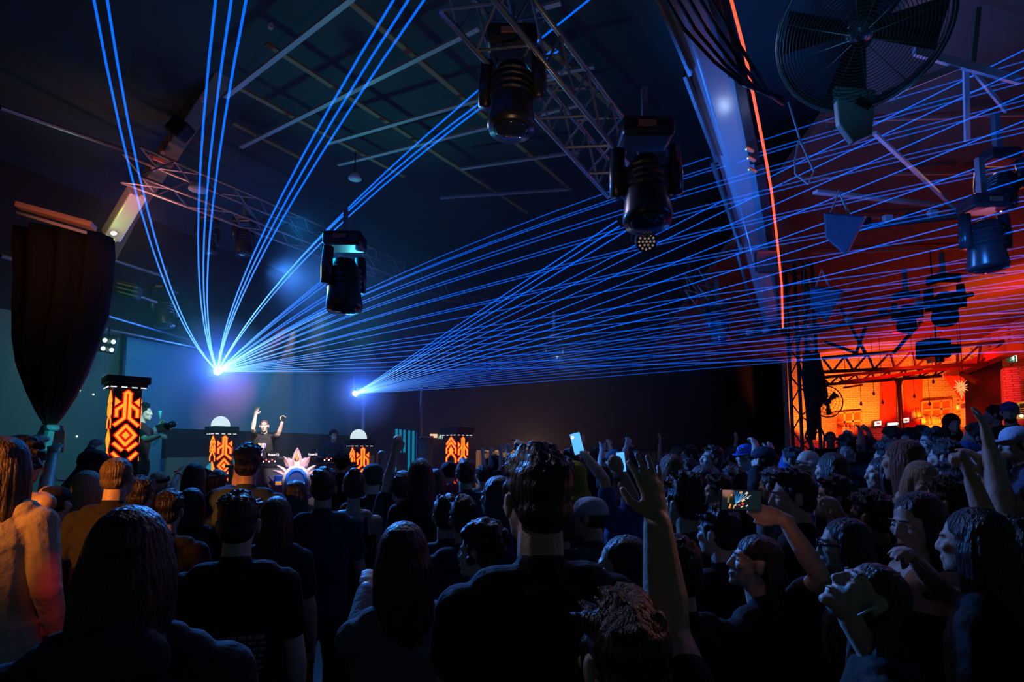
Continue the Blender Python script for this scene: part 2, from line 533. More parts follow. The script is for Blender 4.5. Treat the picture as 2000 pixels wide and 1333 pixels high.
sp = [at(1423, -20, 4.3), at(1452, 90, 4.6), at(1472, 190, 4.9), at(1494, 300, 5.4), at(1507, 375, 5.9), at(1518, 470, 6.8), at(1527, 560, 7.6), at(1529, 640, 8.6)]
tag(MB().tube(sp, .013, 8).build('red_light_strip', M_STRIP), 'thin glowing red light line running down beside the blue steel column', 'light')
rng = random.Random(3)
cw = ['leftmost black cable looping from the top edge across the blue steel', 'second black cable looping across the blue steel', 'third black cable of the bundle over the blue steel', 'black cable touching the red light line', 'rightmost black cable of the overhead bundle']
for i in range(5):
    o = 22 * i
    pts = [at(1285 + o, -30, 4.0), at(1335 + o, 55, 4.05), at(1395 + o * .9, 120 + i * 4, 4.2), at(1450 + o * .6, 165 + i * 5, 4.4), at(1530, 192 + i * 3, 4.6)]
    tag(MB().tube(pts, .014, 6).build('power_cable', GLOSS), cw[i], 'cable', 'overhead cable bundle')
ct = [at(1540, -40, 4.5), at(1545, 200, 4.7), at(1552, 420, 6.0), at(1556, 640, 8.8), at(1560, 780, 10.0)]
tw = thing('cable_tower', V((at(1575, 860, 10).x, 10, 0)), 'black scaffold tower wrapped in cables at the bar entrance', 'tower')
for dx in (-.16, .16):
    for dy in (-.16, .16):
        c = at(1575, 860, 10)
        MB().cyl((c.x + dx, 10 + dy, .0), (c.x + dx, 10 + dy, 6.2), .03).build('upright', BLACKM, tw)
t = MB()
for k in range(24):
    z = .2 + k * .25
    s = 1 if k % 2 else -1
    t.cyl((c.x - .16 * s, 9.84, z), (c.x + .16 * s, 9.84, z + .25), .012, n=6)
    t.cyl((c.x - .16, 10 - .16 * s, z), (c.x - .16, 10 + .16 * s, z + .25), .012, n=6)
t.build('lacing', BLACKM, tw)
for k in range(4):
    pts = [V((c.x + rng.uniform(-.2, .2), 9.78 + rng.uniform(-.05, .05), z)) for z in (6.2, 5.4, 4.5, 3.6, 2.8, 2.1, 1.4)]
    MB().tube(pts, .016, 6).build('wrapped_cable', mat('blue_grey_cable', (.3, .34, .4), .35) if k % 2 else GLOSS, tw)
# dark drape hanging on the tower
t = MB()
lv = []
for i, (x0, x1, y) in enumerate(((1568, 1600, 690), (1566, 1612, 740), (1570, 1618, 775), (1574, 1600, 800), (1578, 1592, 860))):
    a, b = at(x0, y, 9.7), at(x1, y, 9.7)
    lv.append(((a + b) / 2, (b - a) / 2, V((0, .08, 0))))
tag(MB().ovals(lv).build('tower_drape', BLACKC, None, True), 'ragged black drape hung on the scaffold tower by the bar', 'drape')


def truss(name, p0, p1, w, label, bays=14, r=.018, m=BLACKM):
    p0, p1 = V(p0), V(p1)
    o = thing(name, p0, label, 'truss')
    d = (p1 - p0).normalized()
    x = d.cross(UP).normalized() * w / 2
    y = UP * w / 2
    cs = [(-1, -1), (1, -1), (1, 1), (-1, 1)]
    for a, b in cs:
        MB().cyl(p0 + x * a + y * b, p1 + x * a + y * b, r * 1.3, n=8).build('chord', m, o, True)
    t = MB()
    for k in range(bays):
        q0, q1 = p0.lerp(p1, k / bays), p0.lerp(p1, (k + 1) / bays)
        for i in range(4):
            (a, b), (e, f) = cs[i], cs[(i + 1) % 4]
            if k % 2:
                (a, b), (e, f) = (e, f), (a, b)
            t.cyl(q0 + x * a + y * b, q1 + x * e + y * f, r * .7, n=5)
    t.build('lacing', m, o)
    return o


M_TRUSS = mat('truss_metal', (.34, .36, .4), .35, .6)
truss('lighting_truss', at(255, 322, 7.6), at(975, 612, 17.0), .42, 'long stage lighting truss running back above the screen', 22, m=M_TRUSS)
truss('lighting_truss', at(895, -60, 3.9), at(1222, 335, 5.6), .42, 'overhead truss at top centre carrying two big moving lights', 12, m=M_TRUSS)
truss('lighting_truss', at(1350, 545, 9.5), at(1405, 620, 9.8), .3, 'short truss piece hanging in the beams right of centre', 4, m=M_TRUSS)
for p0, p1, Y0, Y1, l in (((0, 210), (262, 300), 6.5, 8.2, 'thin pipe below the left ceiling, upper of two'), ((0, 500), (85, 525), 7, 7.6, 'short reddish pipe on the left wall behind the curtain'),
                          ((212, 505), (320, 540), 9, 10, 'first thin pipe under the roof above the left screen corner'), ((205, 555), (305, 590), 9, 10, 'second thin pipe under the roof by the ribbed box'),
                          ((196, 613), (460, 690), 9.5, 14, 'upper pipe just above the screen top'), ((185, 638), (690, 742), 9.6, 17.6, 'clamp rail along the top of the screen')):
    tag(MB().cyl(at(*p0, Y0), at(*p1, Y1), .03, n=8).build('pipe', GREYM), l, 'pipe')
for p0, p1, Y0, Y1, l in (((1560, 655), (1900, 575), 8.5, 8.0, 'dark lighting bar across the red roof, lower'), ((1670, 445), (1890, 420), 6.2, 6.0, 'blue lit lighting bar with clips, upper right'),
                          ((1440, 660), (1520, 650), 9.2, 9.0, 'short pale pipe left of the tower foot')):
    o = thing('lighting_bar', at(*p0, Y0), l, 'lighting bar')
    MB().cyl(at(*p0, Y0), at(*p1, Y1), .035, n=8).build('pipe', GREYM, o)
    for k in range(5):
        q = at(*p0, Y0).lerp(at(*p1, Y1), (k + .5) / 5)
        MB().box(q + V((0, 0, .05)), (.1, .06, .1)).build('clip', PALEM if k % 2 else BLACKM, o, bevel=.01)

# moving lights
M_LENS = mat('lens_glass', (.02, .03, .06), .08, spec=.9)
M_FIX = mat('fixture_black', (.028, .03, .036), .3, .1, spec=.6)


def moving_light(x, y, Y, s, aim, label, lit=None, hang=.35):
    c = at(x, y, Y)
    o = thing('moving_light', c, label, 'stage light', 'moving lights')
    d = (V(aim) - c).normalized()
    side = d.cross(UP)
    side = side.normalized() if side.length > .05 else V((1, 0, 0))
    top = c + UP * .34 * s
    MB().box(top + UP * .07 * s, (.36 * s, .26 * s, .14 * s)).build('base', M_FIX, o, bevel=.03 * s)
    MB().bar(top + UP * .14 * s, top + UP * (.14 * s + hang), .05, .05).build('hook_clamp', M_TRUSS, o)
    for k in (-1, 1):
        a = c + side * .2 * s * k
        MB().tube([a - UP * .04 * s, a + UP * .12 * s, a * .8 + (c + side * .14 * s * k) * .2 + UP * .3 * s], [.05 * s, .055 * s, .05 * s], 8).build('yoke_arm', M_FIX, o, True)
    MB().lathe(c - d * .24 * s, d, ((0, .06 * s), (.02 * s, .11 * s), (.16 * s, .155 * s), (.3 * s, .15 * s), (.46 * s, .17 * s), (.5 * s, .16 * s), (.5 * s, .0))).build('head', M_FIX, o, True)
    MB().lathe(c + d * .258 * s, d, ((0, .13 * s), (.02 * s, .1 * s), (.03 * s, 0))).build('lens', M_LENS if lit is None else lit, o, True)
    t = MB()
    for k in range(4):
        t.lathe(c - d * (.14 - .05 * k) * s, d, ((0, .15 * s), (.012 * s, .165 * s), (.024 * s, .15 * s)), 16)
    t.build('cooling_rib', M_FIX, o)
    MB().box(c + side * .02 + V((0, -.135, .41)) * s, (.12 * s, .02 * s, .04 * s)).build('display', mat('amber_display', (.4, .16, .1), .4), o)
    return o


L_BLUE = emis('blue_lens', (.05, .25, 1), 5)
moving_light(1000, 190, 4.4, 1.15, at(985, 700, 4.2), 'black moving light under the top truss, highest of all', hang=.25)
moving_light(1262, 372, 4.9, 1.3, at(1290, 900, 4.4), 'big black moving light hanging above the laser fan, right of centre')
moving_light(672, 555, 7.0, 1.35, at(690, 1400, 6.8), 'black moving light blocking laser beams above the stage')
moving_light(475, 472, 9.5, .9, at(478, 900, 9.4), 'small black moving light on the stage truss behind the beams')
moving_light(1402, 640, 8.5, .85, at(1440, 900, 8.2), 'blue lit moving light under the short hanging truss')
moving_light(1348, 570, 10.5, .8, at(1340, 900, 10), 'dim moving light left of the short hanging truss')
moving_light(1082, 692, 9.5, .75, at(1130, 900, 8), 'small blue lit moving light low behind the second laser fan')
moving_light(1925, 478, 4.6, .85, at(1950, 700, 4.6), 'blue lit moving light at right, its head hanging down')
moving_light(1955, 372, 4.8, .75, at(1900, 900, 4), 'blue lit moving light at the far right, upper')
moving_light(1846, 600, 8.15, 1.0, at(1846, 900, 7.0), 'dark moving light over the bar, right one of two')
moving_light(1772, 620, 8.3, .8, at(1760, 900, 7.5), 'dark moving light over the bar, left one of two')
moving_light(320, 610, 10.5, 1.1, at(330, 900, 10.3), 'black moving light hanging above the left screen corner')
moving_light(405, 470, 9.8, .9, at(408, 900, 9.6), 'dim black moving light behind the three steep beams')
lamp('POINT', at(1405, 660, 8.0), BLUE, 14, .05)  # mid-air lamps added from here on to light fixtures, steel and ceiling
lamp('POINT', at(1110, 705, 9.0), (.4, .6, 1), 8, .05)
lamp('POINT', at(1890, 470, 4.2), BLUE, 16, .05)
lamp('SPOT', at(1150, 640, 6.0), BLUE, 260, .15, at(1440, 300, 5.6), 70, .8)
lamp('SPOT', at(1300, 700, 4.5), BLUE, 130, .15, at(1640, 350, 5.5), 70, .8)
lamp('SPOT', at(700, 700, 10), (.05, .5, .55), 170, .15, at(800, 150, 6.5), 80, .9)
lamp('SPOT', at(1000, 830, 3.0), (1, .6, .35), 40, .1, at(900, 60, 5.0), 70, .9)
lamp('SPOT', at(1960, 660, 5.5), (1, .3, .5), 28, .05, at(1880, 150, 4.3), 50, .7)
# round LED par under the big moving light
o = thing('led_par', at(1262, 478, 5.2), 'round LED par light with a honeycomb of small lenses', 'stage light')
c = at(1262, 472, 5.2)
dd = V((-.05, -.9, -.45)).normalized()
MB().lathe(c - dd * .16, dd, ((0, .06), (.03, .09), (.16, .1), (.18, .1), (.18, .0))).build('can', M_FIX, o, True)
MB().tube([c + V((-.13, 0, .3)), c + V((-.13, 0, 0))], .012, 6).build('bracket', M_FIX, o)
sx = dd.cross(UP).normalized()
sy = sx.cross(dd)
ld = emis('pale_led', (.7, .5, .45), .3)
for i in range(19):
    a, q = (0, 0) if i == 0 else ((i * 60, .035) if i < 7 else (i * 30, .07))
    MB().ell(c + dd * .025 + sx * q * math.cos(R(a)) + sy * q * math.sin(R(a)), (.011, .011, .011), n=8, m=5).build('led_lens', ld, o, True)
# four-lamp blinder at the left
o = thing('four_lamp_blinder', at(210, 672, 9.0), 'four-lamp blinder glowing white under the rail, left of the screen', 'stage light')
MB().box(at(210, 672, 9.08), (.3, .06, .3), Euler((0, R(10), 0)).to_matrix()).build('housing', M_FIX, o, bevel=.02)
MB().cyl(at(212, 655, 9.1), at(214, 638, 9.3), .012).build('hanger', M_FIX, o)
BL = emis('cyan_white_lamp', (.55, .92, 1.0), 2.2)
for x, y in ((205, 665), (221.5, 668), (201.5, 681), (218, 684)):
    MB().ell(at(x, y, 9.0), (.036, .02, .036)).build('bulb', BL, o, True)
# ribbed box, tube batten, domes
o = thing('ribbed_heater', at(250, 567, 8.6), 'ribbed grey box heater hanging by the left rafter foot', 'heater')
rt = Euler((0, R(14), 0)).to_matrix()
MB().box(at(250, 567, 8.6), (.34, .2, .22), rt).build('body', BLACKM, o, bevel=.02)
for k in range(3):
    MB().box(at(249 + k * .6, 558 + k * 8.5, 8.48), (.33, .02, .02), rt).build('rib', BROWNM, o)
o = thing('tube_batten', at(110, 425, 5.0), 'orange lit twin tube light batten high on the left', 'ceiling light')
a, b = at(36, 403, 5.0), at(184, 443, 5.2)
MB().bar(a, b, .16, .05).build('reflector', mat('orange_enamel', (.8, .5, .35), .4), o, bevel=.01)
for k in (-.04, .04):
    MB().cyl(a + V((.03, -.05, k - .04)), b + V((-.03, -.05, k - .04)), .016).build('tube', PALEM, o, True)
lamp('AREA', at(110, 470, 4.5), (1, .25, .1), 2.2, aim=(a + b) / 2, shape=(.5, .1))  # lamp added to give the batten its orange light
for x, y, Y, s, l in ((693, 350, 7.5, .09, 'small hanging dome lamp below the ceiling ribs'), (387, 372, 8.0, .13, 'pale dome lamp shade behind the steep beams')):
    o = thing('dome_lamp', at(x, y, Y), l, 'lamp')
    MB().lathe(at(x, y, Y), UP, ((0, s), (.02, s), (s * .8, s * .6), (s * 1.1, .02))).build('shade', PALEM, o, True)
    MB().cyl(at(x, y, Y) + UP * s, at(x, y, Y) + UP * (s + .3), .008, n=6).build('stem', BLACKM, o)
# old speakers hung at right
for (x, y, Y, s), l in zip(((1642, 452, 5.0, .33), (1608, 590, 6.4, .34)), ('upper blue lit wedge loudspeaker hanging at right', 'lower blue lit wedge loudspeaker hanging at right')):
    o = thing('wedge_speaker', at(x, y, Y), l, 'speaker', 'hanging wedge speakers')
    c = at(x, y, Y)
    e = Euler((R(20), R(18), R(-30))).to_matrix()
    pr = [c + e @ V(q) * s for q in ((-.5, -.4, .45), (.5, -.4, .45), (.3, -.4, -.6), (-.3, -.4, -.2))]
    MB().prism(pr, e @ V((0, .8, 0)) * s).build('cabinet', mat('grey_cabinet', (.06, .075, .13), .5, bump=.2, scale=60), o, bevel=.015)
    MB().prism([p + e @ V((0, -.02, 0)) * s + (c - p) * .12 for p in pr], e @ V((0, .03, 0)) * s).build('grille', GLOSS, o)
    MB().tube([c + V((-.1, 0, .12)), c + V((0, 0, .38)), c + V((.1, 0, .12))], .012, 6).build('hanging_bracket', M_TRUSS, o)
# big drum fan in the top right corner
o = thing('drum_fan', at(1680, 70, 3.1), 'big round wire-cage drum fan in the top right corner', 'fan')
c = at(1682, 52, 3.1)
fn = V((-.40, -.52, -.76)).normalized()
fx = fn.cross(UP).normalized()
fy = fx.cross(fn)
RF = .43


def ringpts(r, off, n=40):
    return [c + fn * off + (fx * math.cos(2 * math.pi * k / n) + fy * math.sin(2 * math.pi * k / n)) * r for k in range(n + 1)]


M_FAN = mat('fan_black', (.06, .08, .1), .35, .4)
t = MB()
for k in range(1, 24):
    r = RF * k / 23.5
    t.tube(ringpts(r, .1 + .08 * math.sqrt(max(0, 1 - (r / RF) ** 2))), .0022, 4)
t.build('wire_guard', M_FAN, o)
t = MB()
for k in range(12):
    a = R(30 * k)
    t.tube([c + fn * (.1 + .08 * math.sqrt(max(0, 1 - q * q))) + (fx * math.cos(a) + fy * math.sin(a)) * RF * q for q in (.12, .4, .7, .9, 1)], .003, 4)
t.build('guard_spoke', M_FAN, o)
MB().lathe(c - fn * .02, fn, ((0, RF * 1.0), (0, RF * 1.03), (.11, RF * 1.03), (.12, RF * 1.045), (.13, RF * 1.0), (.02, RF * .99)), 40, False).build('drum', M_FAN, o, True)
MB().lathe(c - fn * .2, fn, ((0, .07), (.05, .09), (.2, .09), (.26, .03))).build('motor', M_FAN, o, True)
for k in range(4):
    a = R(90 * k + 20)
    u, w = fx * math.cos(a) + fy * math.sin(a), -fx * math.sin(a) + fy * math.cos(a)
    MB().prism([c + u * .07 - w * .04, c + u * RF * .93 - w * .13, c + u * RF * .93 + w * .12 + fn * .06, c + u * .07 + w * .05 + fn * .05], fn * .008).build('blade', GLOSS, o)
p = at(1690, 205, 3.3)
MB().prism([at(1632, 165, 3.3), at(1712, 175, 3.3), at(1705, 262, 3.3), at(1668, 278, 3.3), at(1640, 240, 3.3)], (0, .05, 0)).build('mounting_plate', mat('teal_plate', (.2, .3, .33), .5, .2), o, bevel=.01)
MB().box(at(1686, 203, 3.28), (.09, .02, .03), Euler((0, R(25), 0)).to_matrix()).build('slot', GLOSS, o)
tag(MB().tube([at(1618, 178, 3.5), at(1640, 205, 3.5), at(1642, 235, 3.5), at(1628, 252, 3.5), at(1615, 248, 3.5)], .008, 6).build('loop_cable', GREYM), 'blue lit loop of cable below the drum fan', 'cable')
tag(MB().tube([at(1560, 275, 4.4), at(1552, 315, 4.4), at(1553, 340, 4.4), at(1578, 360, 4.4), at(1590, 335, 4.4), at(1563, 275, 4.4), at(1550, 232, 4.4), at(1540, 200, 4.4)], .007, 6).build('safety_rope', PALEM), 'thin pale safety rope hanging in a loop left of the drum fan', 'rope')
lamp('SPOT', at(1560, 330, 2.6), (.1, .5, 1), 14, .05, at(1640, 80, 3.0), 60, .9)  # teal lamp added to bring out the guard rings
# pink lit roof truss at right
M_PINK = mat('pale_pink_steel', (.7, .6, .62), .5, .1, bump=.1)
o = thing('roof_truss', at(1885, 125, 4.6), 'pink lit flat steel roof truss beside the drum fan', 'truss')
MB().bar(at(1785, 100, 4.4), at(1990, 157, 4.7), .075, .03, up=(0, 1, 0)).build('chord', M_PINK, o)
for p, q, Y1, w in (((1880, 126), (1722, 188), 4.2, .06), ((1886, 120), (1889, 275), 4.9, .05), ((1893, 128), (1965, 217), 4.9, .04)):
    MB().bar(at(*p, 4.56), at(*q, Y1), w, .02, up=(0, 1, 0)).build('web_member', M_PINK, o)
tag(MB().bar(at(1708, 260, 4.6), at(1870, 412, 6.0), .03, .03).build('tie_rod', M_PINK), 'long pale diagonal tie rod crossing below the roof truss', 'steel rod')
tag(MB().bar(at(1910, 15, 4.8), at(1898, 130, 4.9), .05, .03).build('roof_hanger', BROWNM), 'brown steel hanger at the top right above the roof truss', 'steel rod')
tag(MB().bar(at(1592, 375, 6.0), at(1840, 402, 6.6), .07, .03).build('flat_strut', M_PINK), 'dim flat pink strut above the upper wedge speaker', 'steel rod')
# thin battens added to draw the red light streaks on the bar ceiling
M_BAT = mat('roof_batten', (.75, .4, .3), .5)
rng = random.Random(11)
k = 0
for row in range(9):
    Yr = 14.6 - row * 1.05
    zr = 4.25 + (15.7 - Yr) / 12.7 * 2.0 - .1
    for j in range(3):
        x0 = rng.uniform(.58, .78) * Yr * .8 + j * Yr * .12
        L = rng.uniform(.5, 1.4)
        a = V((x0, Yr, zr + (x0 - 3.6) * .038))
        b = a + V((L, -.0, L * .038 - .02))
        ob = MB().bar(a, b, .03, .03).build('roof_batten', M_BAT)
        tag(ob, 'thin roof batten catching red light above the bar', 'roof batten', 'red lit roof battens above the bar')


# ---------------------------------------------------------------- lasers and their beams
def beam_mat(name, gain, fall=-.75):
    m = bpy.data.materials.new(name)
    m.use_nodes = True
    nt = m.node_tree
    nt.nodes.clear()
    out, add = nt.nodes.new('ShaderNodeOutputMaterial'), nt.nodes.new('ShaderNodeAddShader')
    tr, em = nt.nodes.new('ShaderNodeBsdfTransparent'), nt.nodes.new('ShaderNodeEmission')
    tc, ln = nt.nodes.new('ShaderNodeTexCoord'), nt.nodes.new('ShaderNodeVectorMath')
    ln.operation = 'LENGTH'
    cr = nt.nodes.new('ShaderNodeValToRGB')
    cr.color_ramp.elements[0].color = (.13, .36, 1, 1)
    cr.color_ramp.elements[1].color = (.0, .13, 1, 1)
    cr.color_ramp.elements[1].position = .55
    dv = nt.nodes.new('ShaderNodeMath')
    dv.operation = 'DIVIDE'
    dv.inputs[1].default_value = 12
    pw = nt.nodes.new('ShaderNodeMath')
    pw.operation = 'POWER'
    pw.inputs[1].default_value = fall
    ad = nt.nodes.new('ShaderNodeMath')
    ad.inputs[1].default_value = .8
    ml = nt.nodes.new('ShaderNodeMath')
    ml.operation = 'MULTIPLY'
    ml.inputs[1].default_value = gain
    lk = nt.links.new
    lk(tc.outputs['Object'], ln.inputs[0])
    lk(ln.outputs['Value'], dv.inputs[0])
    lk(dv.outputs[0], cr.inputs[0])
    lk(ln.outputs['Value'], ad.inputs[0])
    lk(ad.outputs[0], pw.inputs[0])
    lk(pw.outputs[0], ml.inputs[0])
    lk(cr.outputs[0], em.inputs[0])
    lk(ml.outputs[0], em.inputs[1])
    lk(tr.outputs[0], add.inputs[0])
    lk(em.outputs[0], add.inputs[1])
    lk(add.outputs[0], out.inputs[0])
    m.cycles.emission_sampling = 'NONE'
    return m


M_BEAM = beam_mat('laser_beam', 3.4)
M_BEAMF = beam_mat('laser_beam_faint', 2.6, -.95)
M_APER = emis('laser_aperture', (.45, .65, 1), 30, False)


def laser(p, label):
    o = thing('laser_projector', p, label, 'laser')
    MB().box(p + V((-.1, .16, -.02)), (.26, .3, .18)).build('housing', M_FIX, o, bevel=.02)
    MB().ell(p, (.075, .075, .075)).build('aperture', M_APER, o, True)
    MB().bar(p + V((-.1, .16, .08)), p + V((-.1, .16, .5)), .05).build('bracket', M_TRUSS, o)
    return o


def beam(o, p, mid, end, r, m, far=True):
    "from the aperture p through to end; mid is a place on the way"
    n = 14
    pts = []
    L0 = (mid - p).length
    u = L0 / (L0 + (end - mid).length)
    q = (mid - p * (1 - u) ** 2 - end * u * u) / (2 * u * (1 - u))
    for k in range(n + 1):
        t = k / n
        pts.append(p * (1 - t) ** 2 + q * (2 * t * (1 - t)) + end * t * t)
    if end.y < 6 and far:  # on to where the beam meets the roof or leaves the hall behind us
        tan = (pts[-1] - pts[-2]).normalized()
        go = (6.6 - end.z) / tan.z if tan.z > .02 else 6
        pts.append(end + tan * max(.05, min(6, go)))
    b = MB().tube([x - p for x in pts], r, 6)
    ob = bpy.data.objects.new('beam', b.mesh('beam', m, True))
    COL.objects.link(ob)
    ob.parent = o
    ob.visible_shadow = False
    return ob


def mid_at(p, end, x, y, px, pe):
    "place seen at pixel x, y lying as deep as the straight line there"
    f = (V((x, y)) - V(px)).length / max((V(pe) - V(px)).length, 1e-6)
    iy = (1 - f) / p.y + f / end.y
    return at(x, y, 1 / iy)


LA = laser(LASER_A, 'laser projector at the left throwing the big fan of blue beams')
PA = (425, 726)
for mx, tx in ((254, 183), (270, 209), (391, 422), (408, 453), (424, 482), (576, 772), (592, 801), (608, 832)):
    e = atz(tx + (tx - mx) * .06, -25, 5.2)
    beam(LA, LASER_A, mid_at(LASER_A, e, mx, 333, PA, (tx, 0)), e, .0095, M_BEAM)
for mx, hx, hy, ex in ((757, 955, 157, 1150), (770, 955, 172, 1085), (784, 956, 187, 1090)):
    e = at(ex, 0 if ex == 1150 else 95, 4.6) if ex == 1150 else at(ex, 95 + (5 if ex == 1090 else 0), 4.8)
    beam(LA, LASER_A, mid_at(LASER_A, e, mx, 333, PA, (ex, 60)), e, .009, M_BEAM, ex == 1150)
for ex, ey in ((643, 537), (640, 545), (640, 553), (637, 578), (640, 583), (655, 590), (664, 592)):
    e = at(ex, ey, 7.2)
    beam(LA, LASER_A, mid_at(LASER_A, e, (425 + ex) / 2 - 3, (726 + ey) / 2 - 2, PA, (ex, ey)), e, .008, M_BEAMF)
for y9, y2 in ((485, 118), (496, 150), (499, 160), (515, 195), (521, 205), (540, 248), (545, 258), (570, 318), (574, 326), (600, 385), (604, 393), (621, 440), (645, 500), (655, 530), (665, 560), (676, 585), (688, 612), (700, 640), (712, 662), (722, 690)):
    e = at(2020, y2 - 4, 4.6)
    beam(LA, LASER_A, mid_at(LASER_A, e, 900, y9, PA, (2000, y2)), e, .0055, M_BEAMF)
LB = laser(LASER_B, 'second laser projector, right of the screen, with the lower fan')
PB = (694, 769)
for y9, ex, ey in ((632, 1205, 432), (640, 1210, 442), (648, 1222, 452)):
    e = at(ex, ey, 5.3)
    beam(LB, LASER_B, mid_at(LASER_B, e, 900, y9, PB, (ex, ey)), e, .006, M_BEAM, False)
for y9, y2 in ((656, 90), (664, 125), (674, 178), (684, 230), (693, 290), (700, 345), (707, 400), (713, 445), (719, 480), (722, 500), (725, 515), (727, 530), (730, 545), (732, 560), (735, 574), (737, 590), (740, 603), (743, 617), (746, 630), (749, 643), (753, 655), (757, 668)):
    e = at(2020, y2 - 2, 4.4)
    beam(LB, LASER_B, mid_at(LASER_B, e, 900, y9, PB, (2000, y2)), e, .0052 if y2 < 460 else .0042, M_BEAM if y2 < 460 else M_BEAMF)

# thin stage haze
M_HAZE = bpy.data.materials.new('stage_haze')
M_HAZE.use_nodes = True
nt = M_HAZE.node_tree
nt.nodes.clear()
vo, vs = nt.nodes.new('ShaderNodeOutputMaterial'), nt.nodes.new('ShaderNodeVolumeScatter')
vs.inputs['Density'].default_value = .022
vs.inputs['Anisotropy'].default_value = .1
nt.links.new(vs.outputs[0], vo.inputs['Volume'])
hz = MB().box((-3.2, 12.2, 3.4), (12.0, 9.6, 6.4)).build('haze', M_HAZE)
tag(hz, 'thin blue lit stage haze around the lasers', 'haze', kind='stuff')

# denser puffs added to shape the glow around the laser heads
M_PUFF = bpy.data.materials.new('dense_haze')
M_PUFF.use_nodes = True
nt = M_PUFF.node_tree
nt.nodes.clear()
vo, vs, tc_ = nt.nodes.new('ShaderNodeOutputMaterial'), nt.nodes.new('ShaderNodeVolumeScatter'), nt.nodes.new('ShaderNodeTexCoord')
ln_, mr_ = nt.nodes.new('ShaderNodeVectorMath'), nt.nodes.new('ShaderNodeMapRange')
ln_.operation = 'LENGTH'
mr_.inputs['From Min'].default_value, mr_.inputs['From Max'].default_value = 0.0, 1.3
mr_.inputs['To Min'].default_value, mr_.inputs['To Max'].default_value = 1.6, 0
nt.links.new(tc_.outputs['Object'], ln_.inputs[0])
nt.links.new(ln_.outputs['Value'], mr_.inputs['Value'])
nt.links.new(mr_.outputs[0], vs.inputs['Density'])
nt.links.new(vs.outputs[0], vo.inputs['Volume'])
for p, l in ((LASER_A, 'dense blue glowing haze around the left laser'), (LASER_B, 'dense blue glowing haze around the right laser')):
    o = bpy.data.objects.new('haze_puff', MB().ell((0, 0, 0), (1.3, 1.3, 1.3), n=20, m=12).mesh('haze_puff', M_PUFF))
    COL.objects.link(o)
    o.location = p
    tag(o, l, 'haze', kind='stuff')


# ---------------------------------------------------------------- stage things
M_TOT = mat('totem_black', (.03, .012, .01), .5)
M_SLAB = mat('totem_cap_black', (.035, .028, .024), .6, bump=.2)
M_OR = emis('orange_glyph', (1, .2, .012), 2.3)
M_RD = emis('red_glyph_edge', (1, .012, .006), .9)  # halo of light around the glyphs, built as glowing strips
M_TICK = emis('white_tick', (.8, .9, 1), 1.2)

# glyph of the totem front: strokes on a 1 wide x 3 high face, y down from the top
G_FRONT = [[(.425, .17), (.425, 1.2), (.10, 1.5)], [(.595, .17), (.595, 1.2), (.92, 1.5)], [(.405, .2), (.51, .1), (.615, .2)], [(.425, .62), (.145, .86), (.145, 1.14)], [(.595, .62), (.875, .86), (.875, 1.14)],
           [(.51, 1.52), (.84, 1.92), (.51, 2.32), (.18, 1.92), (.51, 1.52)], [(.62, 2.52), (.90, 2.26)], [(.40, 2.52), (.12, 2.26)], [(.7, 2.9), (.92, 2.66)], [(.32, 2.9), (.10, 2.66)]]
G_TRI = [[(.08, .36), (.26, .53), (.08, .70)], [(.94, .36), (.76, .53), (.94, .70)], [(.51, 1.76), (.65, 1.92), (.51, 2.08), (.37, 1.92)]]
G_SIDE = [[(.1, .5), (.5, .1), (.9, .5)], [(.1, 1.05), (.1, .75), (.5, .38), (.9, .75), (.9, 1.05)], [(.1, 1.6), (.1, 1.35), (.5, .98), (.9, 1.35), (.9, 1.6)], [(.1, 2.1), (.5, 1.7), (.9, 2.1), (.5, 2.5), (.1, 2.1)], [(.1, 2.95), (.5, 2.55), (.9, 2.95)]]
G_SIDET = [[(.5, .62), (.72, .9), (.5, 1.12), (.28, .9)], [(.5, 1.85), (.75, 2.1), (.5, 2.35), (.25, 2.1)]]


def stroke(mb, pts, w):
    for (x0, y0), (x1, y1) in zip(pts, pts[1:]):
        dx, dy = x1 - x0, y1 - y0
        l = math.hypot(dx, dy)
        nx, ny = -dy / l * w / 2, dx / l * w / 2
        ex, ey = dx / l * w * .3, dy / l * w * .3
        mb.append([(x0 - ex + nx, y0 - ey + ny), (x1 + ex + nx, y1 + ey + ny), (x1 + ex - nx, y1 + ey - ny), (x0 - ex - nx, y0 - ey - ny)])


def grow(poly, d):
    cx, cy_ = sum(p[0] for p in poly) / len(poly), sum(p[1] for p in poly) / len(poly)
    out = []
    for x, y in poly:
        l = math.hypot(x - cx, y - cy_)
        out.append((x + (x - cx) / l * d, y + (y - cy_) / l * d))
    return out


